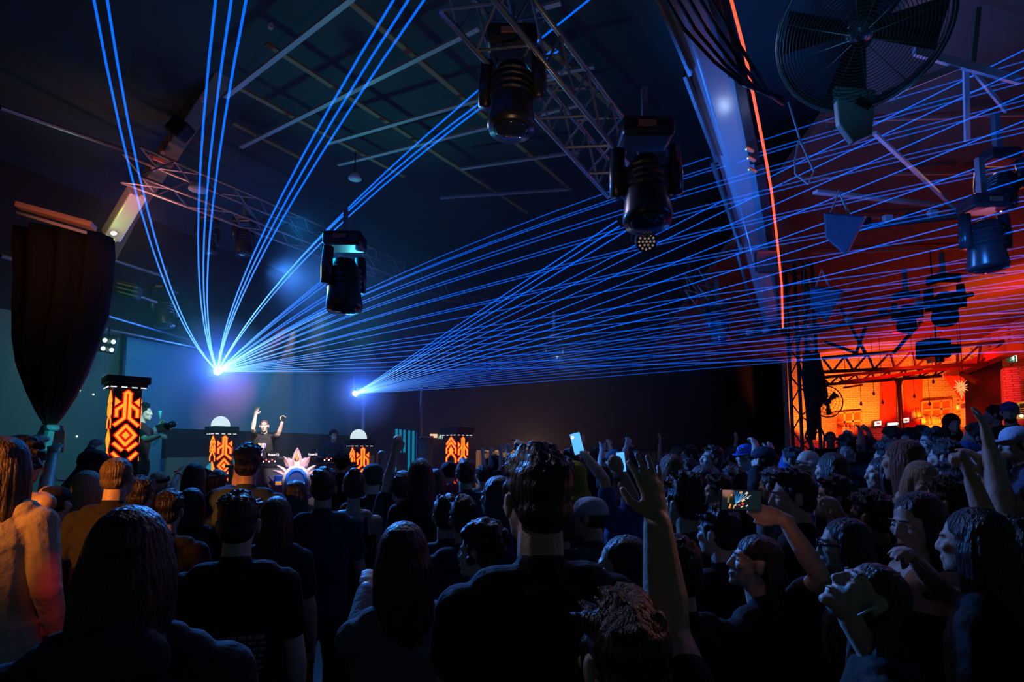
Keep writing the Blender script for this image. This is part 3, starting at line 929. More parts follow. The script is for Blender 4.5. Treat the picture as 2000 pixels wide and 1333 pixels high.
def totem(x, ytop, Y, w, turn, z0, label, ball):
    c = at(x, ytop, Y)
    ztop = c.z
    c = V((c.x, c.y, 0))
    o = thing('light_totem', V((c.x, c.y, z0)), label, 'totem', 'light totems')
    vd = (V((0, 0, 0)) - c)
    vd.z = 0
    vd.normalize()
    nf = Matrix.Rotation(R(turn), 3, 'Z') @ vd
    xf = UP.cross(nf)
    hcap = w * .48
    zb = ztop - hcap
    rot = Matrix((xf, -nf, UP)).transposed()
    MB().box(c + UP * (z0 + zb) / 2, (w, w, zb - z0), rot).build('column', M_TOT, o)
    MB().box(c + UP * (ztop - hcap * .32), (w * 1.55, w * 1.55, hcap * .64), rot).build('cap_slab', M_SLAB, o, bevel=.01)
    MB().box(c + UP * (zb + hcap * .18), (w * 1.36, w * 1.36, hcap * .36), rot).build('lower_slab', M_SLAB, o, bevel=.01)
    t = MB()
    for a in (-.5, -.15, .2, .5):
        t.box(c + nf * w * .69 + xf * a * w * 1.05 + UP * (zb + .0), (w * .2, .006, .012), rot)
        t.box(c - xf * w * .69 + nf * a * w + UP * (zb + .0), (.006, w * .2, .012), rot)
    t.build('cap_light', M_TICK, o)
    for nn, xx, G, GT in ((nf, xf, G_FRONT, G_TRI), (-xf, nf, G_SIDE, G_SIDET), (xf, -nf, G_SIDE, G_SIDET)):
        polys = []
        for s in G:
            stroke(polys, s, .10)
        polys += GT
        halo = []
        for s in G:
            stroke(halo, s, .20)
        halo += [grow(p, .06) for p in GT]
        hi, lo = MB(), MB()
        hmax = (zb - z0) / w
        for p in polys:
            if max(q[1] for q in p) > hmax:
                continue
            f = lambda q, d: c + nn * (w / 2 + d) + xx * ((q[0] - .5) * w) + UP * (zb - .02 - q[1] * w)
            hi.prism([f(q, .004) for q in p], nn * .006)
        for i, p in enumerate(halo):
            if max(q[1] for q in p) <= hmax + .05:
                lo.prism([c + nn * (w / 2 + .001) + xx * ((q[0] - .5) * w) + UP * (zb - .02 - q[1] * w) for q in p], nn * (.0015 + .00005 * i))
        lo.build('glow_edge', M_RD, o)
        hi.build('glyph', M_OR, o)
    if ball:
        M = emis('white_globe', (.72, .9, .95), .95)
        b = tag(MB().ell(c + UP * (ztop + .02) - xf * w * .1, (w * .55, w * .55, w * .6), n=24, m=15).build('globe_lamp', M, None, True), ball, 'lamp', 'white globe lamps on totems')
    return o


totem(247, 738, 6.8, .285, 9, 0, 'tallest totem with glowing orange glyphs, far left in front of the teal screen', None)
totem(434, 834, 10.6, .295, 20, .65, 'light totem with a white globe, left of the DJ', 'white globe on the totem left of the DJ')
totem(703, 858, 13.0, .34, 24, .65, 'light totem with a white globe, right of the DJ', 'white globe on the totem right of the DJ')
totem(893, 836, 12.0, .34, 44, 0, 'corner-on light totem without a globe, right of the stage', None)

# DJ table, players, lotus sign
tb = thing('dj_table', st(.6, 3.3, .65), 'long dark DJ table at the front of the stage', 'table')
ts0, ts1, tn = -.05, 2.75, 3.25
tz = 1.60
MB().prism([st(ts0, tn - .4, tz), st(ts1, tn - .4, tz), st(ts1, tn + .35, tz), st(ts0, tn + .35, tz)], UP * -.05).build('tabletop', BLACKM, tb, bevel=.01)
MB().prism([st(ts0, tn + .3, tz - .05), st(ts1, tn + .3, tz - .05), st(ts1, tn + .3, .65), st(ts0, tn + .3, .65)], WN * .03).build('front_panel', mat('dark_front', (.09, .075, .07), .7), tb)
for s in (ts0 + .1, ts1 - .1):
    MB().bar(st(s, tn - .35, .65), st(s, tn - .35, tz - .05), .06).build('leg', BLACKM, tb)
rs = Matrix((WU, WN, UP)).transposed()
M_PLAY = mat('player_black', (.02, .02, .022), .35)
M_WLED = emis('white_led', (1, .75, .7), 2.5)
M_RLED = emis('red_led', (1, .12, .1), 2.5)
M_WTXT = emis('white_lettering', (1, .95, .95), 1.6)
for k, (s, l) in enumerate(((.35, 'media player at the left end of the DJ table'), (.88, 'media player in the middle of the DJ table by the lotus'), (1.98, 'media player at the right end of the DJ table'))):
    p = thing('media_player', st(s, tn, tz), l, 'DJ player', 'DJ media players')
    MB().box(st(s, tn, tz + .05), (.34, .42, .1), rs).build('body', M_PLAY, p, bevel=.01)
    MB().lathe(st(s, tn + .06, tz + .1), UP, ((0, .11), (.015, .1), (.02, .0))).build('jog_wheel', GREYM, p, True)
    MB().box(st(s, tn - .22, tz + .15), (.3, .04, .12), rs).build('screen_hood', M_PLAY, p, bevel=.01)
    text('lettering', 'Pioneer DJ', .062, st(s, tn - .195, tz + .165), WU, UP, M_WTXT, p)
    for j in range(5):
        MB().ell(st(s - .14 + j * .07, tn + .215, tz + .05 + .03 * (j % 2)), (.014, .014, .014), n=8, m=5).build('button', M_RLED if j % 2 else M_WLED, p, True)
p = thing('dj_mixer', st(1.42, tn, tz), 'black DJ mixer hidden behind the lotus sign', 'mixer')
MB().box(st(1.42, tn, tz + .05), (.34, .4, .1), rs).build('body', M_PLAY, p, bevel=.01)
for j in range(8):
    MB().cyl(st(1.30 + (j % 4) * .08, tn + (.08 if j < 4 else -.05), tz + .1), st(1.30 + (j % 4) * .08, tn + (.08 if j < 4 else -.05), tz + .125), .014).build('knob', PALEM, p)

# lotus: flat layered cut-outs with real thickness, in front of the table
LC = at(579, 928, 9.9)
lo = thing('lotus_sign', V((LC.x, LC.y, 0)), 'large pink and blue lotus sign standing in front of the DJ table', 'sign')
ln_ = (V((0, 0, LC.z)) - LC)
ln_.z = 0
ln_.normalize()
lx = UP.cross(ln_)
KP = 9.9 / F * 1.1


def lp(x, y, d=0.0):
    "lotus place from photo-like millimetre sketch (x right, y down from its middle)"
    return LC + lx * (x * KP) - UP * (y * KP) + ln_ * d


M_LP = mat('lotus_pink', (.95, .48, .42), .5, bump=.4, scale=18)
M_LC = mat('lotus_cream', (1, .72, .58), .5, bump=.4, scale=18)
M_LB = mat('lotus_blue', (.02, .2, .85), .4, bump=.4, scale=18)
M_LV = mat('lotus_violet', (.5, .38, .9), .5, bump=.4, scale=18)
M_GOLD = emis('gold_gem', (1, .45, .08), .9)


def petal(tip, base, w, m, d, curl=0.0):
    (tx, ty), (bx, by) = tip, base
    n = 9
    L, Rr = [], []
    dx, dy = tx - bx, ty - by
    l = math.hypot(dx, dy)
    px, py = -dy / l, dx / l
    for k in range(n + 1):
        t = k / n
        cx = bx + dx * t + px * curl * math.sin(math.pi * t) + px * curl * .6 * t * t
        c2 = by + dy * t + py * curl * math.sin(math.pi * t) + py * curl * .6 * t * t
        ww = w * (math.sin(math.pi * (.18 + .82 * t)) ** .8) * .5 + .15
        if k == n:
            ww = .15
        L.append((cx + px * ww, c2 + py * ww))
        Rr.append((cx - px * ww, c2 - py * ww))
    vs = [lp(x, y, d) for x, y in L] + [lp(x, y, d) for x, y in Rr]
    ridge = [lp((a[0] + b[0]) / 2, (a[1] + b[1]) / 2, d + .045) for a, b in zip(L, Rr)]
    N = n + 1
    mb = MB().add(vs + ridge + [v - ln_ * .03 for v in vs],
                  [q for i in range(n) for q in ((i, i + 1, 2 * N + i + 1, 2 * N + i), (2 * N + i, 2 * N + i + 1, N + i + 1, N + i), (3 * N + i + 1, 3 * N + i, 4 * N + i, 4 * N + i + 1), (i + 1, i, 3 * N + i, 3 * N + i + 1), (N + i, N + i + 1, 4 * N + i + 1, 4 * N + i))])
    return mb.build('petal', m, lo)


for sg in (-1, 1):
    for (tip, base, w, m, d, cu) in (((-24, -32), (-8, 0), 11, M_LP, .0, 3), ((-16, -30), (-4, -6), 14, M_LC, -.04, 1), ((-34, -16), (-12, 4), 8, M_LC, .03, 2.5), ((-40, -7), (-14, 8), 8, M_LP, .03, 3),
                                     ((-30, -8), (-10, 10), 9, M_LB, .0, 1), ((-38, 2), (-14, 14), 8, M_LV, .02, 2), ((-45, 0), (-18, 26), 8, M_LV, .0, -2), ((-36, 8), (-14, 24), 9, M_LB, .05, -1), ((-37, 28), (-6, 34), 9, M_LV, .06, -3), ((-30, 34), (-6, 40), 7, M_LB, .04, -2), ((-22, 18), (-6, 34), 9, M_LB, .04, 0), ((-17, -16), (-6, 4), 6, M_LB, .05, 1)):
        petal((tip[0] * -sg, tip[1]), (base[0] * -sg, base[1]), w, m, d, cu * (1 if sg < 0 else -1))
petal((0, -48), (0, -4), 17, M_LP, .02)
petal((0, -44), (0, -12), 10, M_LC, .07)
MB().prism([lp(0, -38, .12), lp(4, -31, .12), lp(0, -24, .12), lp(-4, -31, .12)], ln_ * .02).build('gem', M_GOLD, lo)
MB().box(lp(0, -18, .1), (.1, .04, .1), Matrix((lx, -ln_, UP)).transposed()).build('keystone', M_LC, lo, bevel=.01)
arch = [(-19, 30), (-21, 12), (-17, -4), (-9, -12), (0, -14), (9, -12), (17, -4), (21, 12), (19, 30)]
MB().tube([lp(x, y, .12) for x, y in arch], [.035] * 9, 8).build('arch_frame', M_LC, lo, True)
MB().tube([lp(x * .8, y * .82 + 2, .14) for x, y in arch], [.03] * 9, 8).build('inner_arch', M_LB, lo, True)
M_PIC = bpy.data.materials.new('glowing_picture')
M_PIC.use_nodes = True
nt = M_PIC.node_tree
bs = nt.nodes['Principled BSDF']
tcx, sep, rmp, nz = nt.nodes.new('ShaderNodeTexCoord'), nt.nodes.new('ShaderNodeSeparateXYZ'), nt.nodes.new('ShaderNodeValToRGB'), nt.nodes.new('ShaderNodeTexNoise')
nz.inputs['Scale'].default_value = 14
e = rmp.color_ramp.elements
e[0].color, e[1].color = (.9, .3, .08, 1), (.01, .12, .6, 1)
e[0].position, e[1].position = .38, .5
for ps, cl in ((.43, (.9, .75, .2, 1)), (.46, (.02, .35, .5, 1)), (.62, (.005, .03, .25, 1))):
    n_ = rmp.color_ramp.elements.new(ps)
    n_.color = cl
mxx = nt.nodes.new('ShaderNodeMath')
mxx.operation = 'MULTIPLY_ADD'
mxx.inputs[1].default_value, mxx.inputs[2].default_value = .12, 0
adx = nt.nodes.new('ShaderNodeMath')
nt.links.new(tcx.outputs['Generated'], sep.inputs[0])
nt.links.new(tcx.outputs['Generated'], nz.inputs['Vector'])
nt.links.new(nz.outputs['Fac'], mxx.inputs[0])
nt.links.new(mxx.outputs[0], adx.inputs[0])
nt.links.new(sep.outputs['Z'], adx.inputs[1])
nt.links.new(adx.outputs[0], rmp.inputs[0])
nt.links.new(rmp.outputs[0], bs.inputs['Emission Color'])
bs.inputs['Emission Strength'].default_value = .8
bs.inputs['Base Color'].default_value = (.02, .02, .03, 1)
MB().prism([lp(x * .72, y * .76 + 4, .12) for x, y in arch], ln_ * -.02).build('picture', M_PIC, lo)
for sg in (-1, 1):
    q = [(sg * 34, 1), (sg * 19, 1), (sg * 19, 17), (sg * 34, 17)]
    MB().prism([lp(x * .93 + sg * 1.9, y * .9 + 1, .125) for x, y in q], ln_ * .01).build('picture', M_PIC, lo)
    MB().tube([lp(x, y, .12) for x, y in q + q[:2]], .018, 6).build('side_frame', M_LB, lo)
MB().prism([lp(-12, 30, -.03), lp(12, 30, -.03), lp(12, 30 + 60, -.03), lp(-12, 90, -.03)], ln_ * -.05).build('pedestal', M_DARK, lo)

# vertical tubes, drum, loudspeaker, exit light right of the stage
o = thing('tube_screen', at(800, 900, 13.0), 'row of six upright tubes lit cyan, right of the stage', 'screen')
M_TUBE = emis('cyan_tube', (.0, .35, .6), .55)  # cyan light on the pipes is put in as glow
for k, x in enumerate((774.5, 782, 790, 799, 807.5, 815.5)):
    p, q = at(x, 838 + k, 13.0), at(x + (1 - k * .5), 940, 13.0)
    MB().cyl(V((q.x, 13, .65)), p, .028, n=8).build('tube', M_TUBE if k < 5 else GREYM, o, True)
MB().bar(at(772, 838, 13.05), at(817, 843, 13.05), .06, .04).build('top_rail', BLACKM, o)
for x, y0, y1, l in ((1007, 0, 0, ''),):
    pass
o = thing('steel_drum', V((at(829, 900, 13.4).x, 13.4, 0)), 'dark upright drum with a bright rim beside the tubes', 'drum')
c = at(829, 853, 13.4)
MB().lathe((c.x, 13.4, 0), UP, ((0, .2), (c.z - .02, .2), (c.z - .02, 0)), 24).build('shell', mat('drum_shell', (.12, .16, .18), .4, .5), o, True)
MB().lathe((c.x, 13.4, c.z - .04), UP, ((0, .2), (0, .215), (.05, .215), (.05, .19), (.02, .19)), 24).build('rim', GREYM, o, True)
o = thing('pa_speaker', V((at(765, 920, 12.6).x, 12.6, 0)), 'grey loudspeaker with a blue lit cone behind raised hands', 'speaker')
c = at(764, 915, 12.6)
MB().box((c.x, 12.6, (c.z + .35) / 2), (.62, .5, c.z + .35), Euler((0, 0, R(15))).to_matrix()).build('cabinet', mat('speaker_grey', (.16, .13, .11), .7), o, bevel=.02)
dn = V((.26, -.96, 0))
MB().lathe(V((c.x, 12.6, c.z)) + dn * .25, dn, ((0, .2), (.02, .2), (.02, .17), (-.02, .1))).build('woofer_ring', mat('woofer_ring', (.3, .16, .12), .6), o, True)
MB().ell(V((c.x, 12.6, c.z)) + dn * .255, (.1, .05, .12)).build('cone', emis('cyan_cone', (.05, .4, .75), .7), o, True)  # blue light on the cone is put in as glow
M_EXIT = emis('exit_green', (.75, 1, .8), 1.2)
M_EXITB = emis('exit_back', (.03, .22, .1), .35)


def exit_sign(x, y, Y, s, label):
    o = thing('exit_sign', at(x, y, Y), label, 'exit sign', 'running man exit signs')
    c = at(x, y, Y)
    MB().box(c, (1.2 * s, .04, .9 * s)).build('housing', M_EXITB, o, bevel=.01)
    t = MB()
    f = lambda a, b: c + V((a * s, -.03, b * s))
    t.ell(f(.1, .3), (.09 * s, .01, .09 * s), n=10, m=6)
    for p, q, r in (((.05, .2), (-.02, -.02), .09), ((-.02, -.02), (.14, -.16), .07), ((.14, -.16), (.06, -.36), .06), ((-.02, -.02), (-.14, -.2), .07), ((-.14, -.2), (-.34, -.22), .06), ((.05, .17), (.22, .02), .05), ((.03, .17), (-.18, .12), .05), ((-.18, .12), (-.24, -.02), .045)):
        t.bar(f(*p), f(*q), r * s, .012, up=(0, 1, 0))
    t.build('running_man', M_EXIT, o)
    t = MB()
    t.bar(f(.45, -.4), f(.45, .38), .06 * s, .012, up=(0, 1, 0))
    t.bar(f(.45, .38), f(.28, .38), .06 * s, .012, up=(0, 1, 0))
    t.build('door_mark', M_EXIT, o)
    return o


exit_sign(860, 854, 17.55, .157, 'green running man exit sign beside the corner-on totem')
exit_sign(1976, 701, 12.6, .18, 'green running man exit sign above the bar doorway, far right')
tag(MB().box(at(847, 852, 17.62), (.22, .1, .12)).build('warm_lamp', emis('warm_lamp', (1, .62, .35), 1.2)), 'small warm lamp just left of the exit sign by the totem', 'lamp')
pl = MB().cyl(V((at(711, 760, 16.4).x, 16.4, 0)), at(710, 772, 16.4), .06).build('laser_stand', mat('blue_pole', (.3, .35, .4), .4, .3))
tag(pl, 'tall pole below the second laser', 'pole')
tag(MB().cyl(V((at(820, 760, 14.6).x, 14.6, 0)), at(826, 762, 14.6), .06).build('mast', BLACKM), 'dark mast standing right of the upright tubes', 'pole')

# tied drape and the stand at the left
o = thing('tied_drape', V((at(97, 900, 5.6).x, 5.6, 0)), 'heavy black drape gathered to a knot at the left', 'curtain')
M_DRAPE = mat('black_drape_cloth', (.014, .011, .009), .85, bump=.3, scale=8)
rng = random.Random(5)
lv = []
N = 56
for y, x0, x1, th in ((462, 40, 214, .30), (490, 46, 212, .34), (560, 52, 205, .34), (610, 52, 196, .34), (670, 54, 174, .32), (720, 60, 154, .28), (770, 72, 134, .2), (808, 84, 115, .12), (832, 93, 103, .05), (840, 92, 104, .05), (856, 86, 110, .07)):
    a, b = at(x0, y, 5.5), at(x1, y, 5.5)
    c, h = (a + b) / 2, (b - a) / 2
    ring = []
    for k in range(N):
        t = 2 * math.pi * k / N
        w = 1 + .22 * math.sin(11 * t + .6) + .08 * math.sin(17 * t)
        ring.append(c + h * math.cos(t) * (1 + .03 * math.sin(17 * t)) + V((0, th * math.sin(t) * w, 0)))
    lv.append(ring)
MB().rings(lv).build('cloth', M_DRAPE, o, True)
k_ = at(98, 836, 5.5)
MB().lathe(k_ - UP * .03, UP, ((0, .06), (.02, .075), (.05, .07), (.06, .05))).build('tie', mat('pale_tie', (.6, .7, .75), .5), o, True)
o = thing('speaker_stand', V((at(92, 950, 5.2).x, 5.2, 0)), 'cyan lit tripod stand below the tied drape', 'stand')
a = at(94, 842, 5.2)
MB().cyl((a.x - .04, 5.2, .0), at(93, 905, 5.2), .03, n=10).build('lower_tube', mat('teal_tube', (.25, .5, .55), .35, .5), o, True)
MB().bar(at(88, 885, 5.2), at(97, 842, 5.2), .07, .05).build('upper_tube', mat('teal_tube2', (.3, .5, .55), .35, .4), o, bevel=.01)
MB().box(at(90, 890, 5.2), (.09, .09, .09)).build('collar', BLACKM, o, bevel=.015)
for k in range(3):
    t_ = R(120 * k + 30)
    MB().cyl((a.x - .04, 5.2, .45), (a.x - .04 + .5 * math.cos(t_), 5.2 + .5 * math.sin(t_), .02), .018).build('leg', BLACKM, o)
o = thing('hung_speaker', at(80, 868, 5.35), 'black loudspeaker hanging left of the cyan stand', 'speaker')
MB().prism([at(84, 828, 5.4), at(70, 848, 5.4), at(72, 880, 5.4), at(86, 886, 5.4), at(89, 842, 5.4)], (0, .25, 0)).build('cabinet', M_FIX, o, bevel=.015)
MB().cyl(at(80, 862, 5.39), at(80, 862, 5.37), .05, n=16).build('cone', GLOSS, o)
MB().tube([at(84, 828, 5.5), at(90, 815, 5.5)], .012, 6).build('hook', BLACKM, o)
tag(MB().tube([at(99, 908, 5.15), at(98, 915, 5.15), at(95, 922, 5.15), at(93, 930, 5.15)], .006, 6).build('thin_cable', PALEM), 'thin white cable curling off the cyan stand', 'cable')
lamp('SPOT', at(300, 760, 4.8), TEAL, 60, .1, at(95, 890, 5.2), 40, .7)
tag(MB().cyl(at(110, 937, 7.6), at(152, 942, 8.0), .02).build('handrail', mat('teal_rail', (.3, .6, .65), .3, .5)), 'short cyan handrail beyond the raised arms at the left', 'rail')
M_TRI = emis('cyan_panel', (.02, .45, .6), .6)
tag(MB().prism([at(410, 905, 10.3), at(402, 913, 10.3), at(410, 923, 10.3)], (0, .05, 0)).build('cyan_triangle_sign', M_TRI), 'small cyan triangle panel left of the second totem', 'panel')
tag(MB().prism([at(401, 926, 10.3), at(410, 926, 10.3), at(407, 931, 10.3)], (0, .05, 0)).build('cyan_triangle_sign', M_TRI), 'small cyan triangle panel low by the second totem', 'panel')
tag(MB().prism([at(456, 897, 10.5), at(459, 896, 10.5), at(459, 912, 10.5), at(456, 914, 10.5)], (0, .05, 0)).build('cyan_strip_light', M_TRI), 'narrow cyan strip panel right of the second totem', 'panel')
# barrier between the people at lower left, reflected totem red painted into its boards
o = thing('crowd_barrier', V((at(160, 1240, 2.9).x, 2.9, 0)), 'red lit boarded barrier glimpsed low between two people at left', 'barrier')
a, b = at(128, 1112, 2.95), at(192, 1112, 2.95)
MB().prism([V((a.x, a.y, .3)), V((b.x, b.y, .3)), V((b.x, b.y, a.z)), V((a.x, a.y, a.z))], (0, .03, 0)).build('board', mat('red_board', (.6, .12, .1), .7, bump=.3, scale=20), o)
for y in (1178, 1205):
    p, q = at(126, y, 2.92), at(194, y, 2.92)
    MB().bar(p, q, .03, .03).build('rail', BLACKM, o)
MB().bar(V((a.x, a.y - .02, 0)), V((a.x, a.y - .02, a.z + .05)), .04).build('post', BLACKM, o)
MB().bar(V((b.x, b.y - .02, 0)), V((b.x, b.y - .02, b.z + .05)), .04).build('post', BLACKM, o)
# tiny glowing white dots on the grey wall
M_DOT = emis('pin_light', (.9, 1, .95), 3)
for k, (x, y) in enumerate(((46, 617), (53, 706), (33, 714), (155, 763), (182, 771), (150, 853), (204, 737))):
    d = ray(x, y)
    t_ = (WO - WN * .1 - EYE).dot(WN) / d.dot(WN)
    tag(MB().ell(EYE + d * t_ + WN * .008, (.014, .014, .014), n=8, m=5).build('pin_light', M_DOT), ['tiny white pin light highest on the left wall, left of the drape', 'tiny pin light on the left wall beside the drape, right of a close pair', 'tiny pin light on the left wall beside the drape, left of a close pair', 'tiny pin light on the left wall between drape and tallest totem, left of two', 'tiny pin light on the left wall between drape and tallest totem, right of two', 'tiny pin light low on the left wall, beside the tallest totem', 'tiny pin light on the left wall just left of the tallest totem cap'][k], 'light', 'pin lights on the left wall')


# ---------------------------------------------------------------- people
SK = [(.62, .42, .32), (.48, .31, .22), (.72, .52, .42), (.3, .18, .12)]
DJ_AT = V((-4.84, 11.0, 0))


def hand(mb, w, d, palm, thumb, kind, s, fine):
    "w wrist, d along the hand, palm the way the palm faces, thumb the thumb side"
    d = d.normalized()
    th = (thumb - d * thumb.dot(d)).normalized()
    pn = d.cross(th)
    if pn.dot(palm) < 0:
        pn = -pn
    k = s
    mb.capsule(w - d * .02 * k, w + d * .05 * k, .026 * k, .036 * k, 10, .55, th)
    mb.capsule(w + d * .03 * k, w + d * .082 * k, .037 * k, .036 * k, 10, .42, th)
    curl = {'open': (8, 10, 8), 'relax': (25, 30, 20), 'fist': (75, 85, 50), 'grip': (35, 55, 40), 'point': (75, 85, 50), 'horns': (75, 85, 50), 'flat': (4, 4, 4), 'two': (75, 85, 50)}[kind]
    spread = {'open': 9, 'relax': 4, 'flat': 2}.get(kind, 3)
    for i, (off, ln) in enumerate(((.027, .072), (.009, .082), (-.009, .076), (-.026, .060))):
        c = curl
        if (kind == 'point' and i == 0) or (kind == 'two' and i < 2) or (kind == 'horns' and i in (0, 3)):
            c = (4, 6, 4)
        fd = d + th * math.tan(R(spread * (1.4 - i)))
        fd.normalize()
        p = w + d * (.09 + (.004 if i in (1, 2) else -.004)) * k + th * off * k
        ang, r = 0, (.0098 if i != 3 else .0085) * k
        for j, (a, q) in enumerate(zip(c, (.45, .32, .25))):
            ang += a
            e = p + (fd * math.cos(R(ang)) + pn * math.sin(R(ang))) * ln * q * k
            mb.capsule(p, e, r * fine * (1 - .06 * j), r * fine * (.94 - .06 * j), 8)
            p = e
    out = .85 if kind in ('open', 'horns', 'flat', 'two') else .5
    t0 = w + d * .03 * k + th * .026 * k
    t1 = t0 + (d * .7 + th * out + pn * .3).normalized() * .045 * k
    t2 = t1 + (d * .9 + th * (out - .45) + pn * (.45 if kind in ('fist', 'grip', 'point') else .15)).normalized() * .034 * k
    mb.capsule(t0, t1, .0135 * k, .0115 * k * fine, 8)
    mb.capsule(t1, t2, .0115 * k * fine, .0095 * k * fine, 8)


def reach(S, px, L, near=False):
    "point at distance L from S that shows at pixel px (or as near to it as L allows)"
    d = ray(*px).normalized()
    b = d.dot(S - EYE)
    dist2 = (S - EYE - d * b).length_squared
    if dist2 >= L * L * .97:
        return S + (EYE + d * b - S).normalized() * L
    h = math.sqrt(L * L - dist2)
    return EYE + d * (b - h if near else b + h)


def person(hx, hy, Y, hair, hc, top, tc, label, yaw=None, hyaw=None, pitch=0, roll=0, arms=None, sex='m', skin=0, z0=0, group=None, vox=None, extra=(), face=False, shirt=1.0, pants=(.02, .02, .03), lean=(0, 0), hs=1.0, size=None, thick=1.0):
    H = at(hx, hy, Y)
    s = max(.86, min(1.12, (H.z - z0) / 1.63))
    s = size or s
    if yaw is None:
        dv = DJ_AT - H
        yaw = math.degrees(math.atan2(-dv.x, dv.y))
    if hyaw is None:
        hyaw = yaw
    B = Matrix.Rotation(R(yaw), 3, 'Z')
    HR = Matrix.Rotation(R(hyaw), 3, 'Z') @ Matrix.Rotation(R(pitch), 3, 'X') @ Matrix.Rotation(R(roll), 3, 'Y')
    nb = H + B @ V((0, -.035, 0)) * s - UP * .165 * s
    zf = z0
    hgt = nb.z - zf
    lx_, ly_ = lean
    feet = V((nb.x - lx_, nb.y - ly_, zf))

    def sp(t):
        "point on the spine, t = 0 feet .. 1 neck base"
        q = max(0, (t - .5) / .5)
        return V((feet.x + lx_ * q, feet.y + ly_ * q, zf + hgt * t))
    X, Yv = B @ V((1, 0, 0)), B @ V((0, 1, 0))
    root = thing('person', feet, label, 'person', group)
    fem = sex == 'f'
    v = vox or (.0055 if Y < 1.8 else .007 if Y < 2.8 else .009 if Y < 4.5 else .0115)
    fine = 1.0 if v < .008 else (1.15 if v < .01 else 1.4)
    shw = (.155 if fem else .19) * s
    prof = [(.53, .14, .11), (.60, .172 if fem else .165, .125), (.69, .128 if fem else .150, .10), (.80, .148 if fem else .17, .118), (.89, .158 if fem else .188, .118), (.945, .125 if fem else .16, .09), (.985, .07 if fem else .085, .07), (1.0, .056, .058)]

    def torso(mb, g0, g1, lo=.5, hi=1.0):
        lv = [(sp(t), X * (a * s + g0), Yv * (b * s + g1)) for t, a, b in prof if lo <= t <= hi]
        mb.ovals(lv)
    mb = MB()
    torso(mb, 0, 0)
    # head
    q = s * hs

    def hp(x, y, z):
        return H + HR @ V((x, y, z)) * q

    def he(c, r, rot=None):
        mb.ell(hp(*c), V(r) * q, HR if rot is None else HR @ rot, 16 if v < .008 else 12, 10 if v < .008 else 8)
    he((0, -.012, .03), (.074, .095, .086))
    he((0, .028, -.03), (.060, .062, .082))
    he((0, .036, -.074), (.050, .050, .038))
    he((0, .074, -.098), (.022, .018, .017))
    he((0, .080, .020), (.046, .013, .011))
    mb.capsule(hp(0, .087, .012), hp(0, .104, -.030), .009 * q, .0125 * q, 8)
    he((0, .096, -.034), (.0175, .012, .009))
    for sg in (-1, 1):
        he((.040 * sg, .066, -.020), (.022, .020, .020))
        he((.078 * sg, -.004, -.010), (.010, .019, .032), Euler((R(-12), 0, R(12 * sg))).to_matrix())
        he((.084 * sg, -.012, .004), (.007, .012, .018))
    he((0, .088, -.060), (.023, .011, .006))
    he((0, .086, -.072), (.020, .011, .007))
    mb.capsule(nb - UP * .03, hp(0, -.022, -.07), .060 * s if not fem else .05 * s, (.056 if not fem else .046) * s, 12)
    mb.capsule(nb - X * shw * .55 - UP * .035 * s, nb + X * shw * .55 - UP * .035 * s, .045 * s, .045 * s, 10)
    # arms
    J = {}
    arms = arms or {}
    for side, sg in (('L', -1), ('R', 1)):
        S = sp(.943) + X * sg * shw
        a = arms.get(side)
        LU, LF = .285 * s, .25 * s
        kind, near = 'relax', False
        if a:
            kind = a[4] if len(a) > 4 else 'open'
            near = len(a) > 5 and a[5]
            E = reach(S, (a[0], a[1]), LU, near)
            W = reach(E, (a[2], a[3]), LF, near)
            if E.z > S.z:
                S = S + UP * .03 * s - X * sg * .015
        else:
            sw = rng_p.uniform(-.06, .08)
            E = S + (X * sg * .2 + Yv * sw * 2 - UP).normalized() * LU
            W = E + (X * sg * .02 + Yv * .5 - UP).normalized() * LF
        J[side] = (S, E, W)
        mb.capsule(sp(.93) + X * sg * shw * .55, S, .062 * s, .054 * s, 12)
        mb.capsule(S, S.lerp(E, .55), .054 * s * (1 if not fem else .86), .047 * s * (1 if not fem else .84), 12)
        mb.capsule(S.lerp(E, .5), E, .047 * s * thick * (1 if not fem else .84), .037 * s * thick, 12)
        mb.capsule(E, E.lerp(W, .35), .038 * s * thick, .042 * s * thick * (1 if not fem else .9), 12)
        mb.capsule(E.lerp(W, .3), W, .042 * s * thick * (1 if not fem else .9), .027 * s * thick, 12)
        d = W - E
        if len(a or ()) > 6:
            d = d.normalized() + V(a[6])
        pm, tm = (V(a[8]), V(a[7])) if len(a or ()) > 8 else (Yv if a else -X * sg, -X * sg if a else Yv)
        hand(mb, W, d, pm, tm, kind, s * 1.02, fine)
    # legs
    HJ = {}
    for sg in (-1, 1):
        hpj = sp(.55) + X * sg * .09 * s
        kn = V((feet.x, feet.y, zf + .30 * hgt)) + X * sg * .11 * s + Yv * .03
        an = V((feet.x, feet.y, zf + .06)) + X * sg * .12 * s
        HJ[sg] = (hpj, kn, an)
        mb.capsule(hpj, kn, .085 * s, .056 * s, 12)
        mb.capsule(kn, kn.lerp(an, .4), .055 * s, .055 * s, 12)
        mb.capsule(kn.lerp(an, .4), an, .055 * s, .038 * s, 12)
        mb.capsule(an - UP * .02, an - UP * .03 + Yv * .13, .036, .03, 10)
    fuse(mb, 'body', SKIN, v, 3, root, SK[skin])
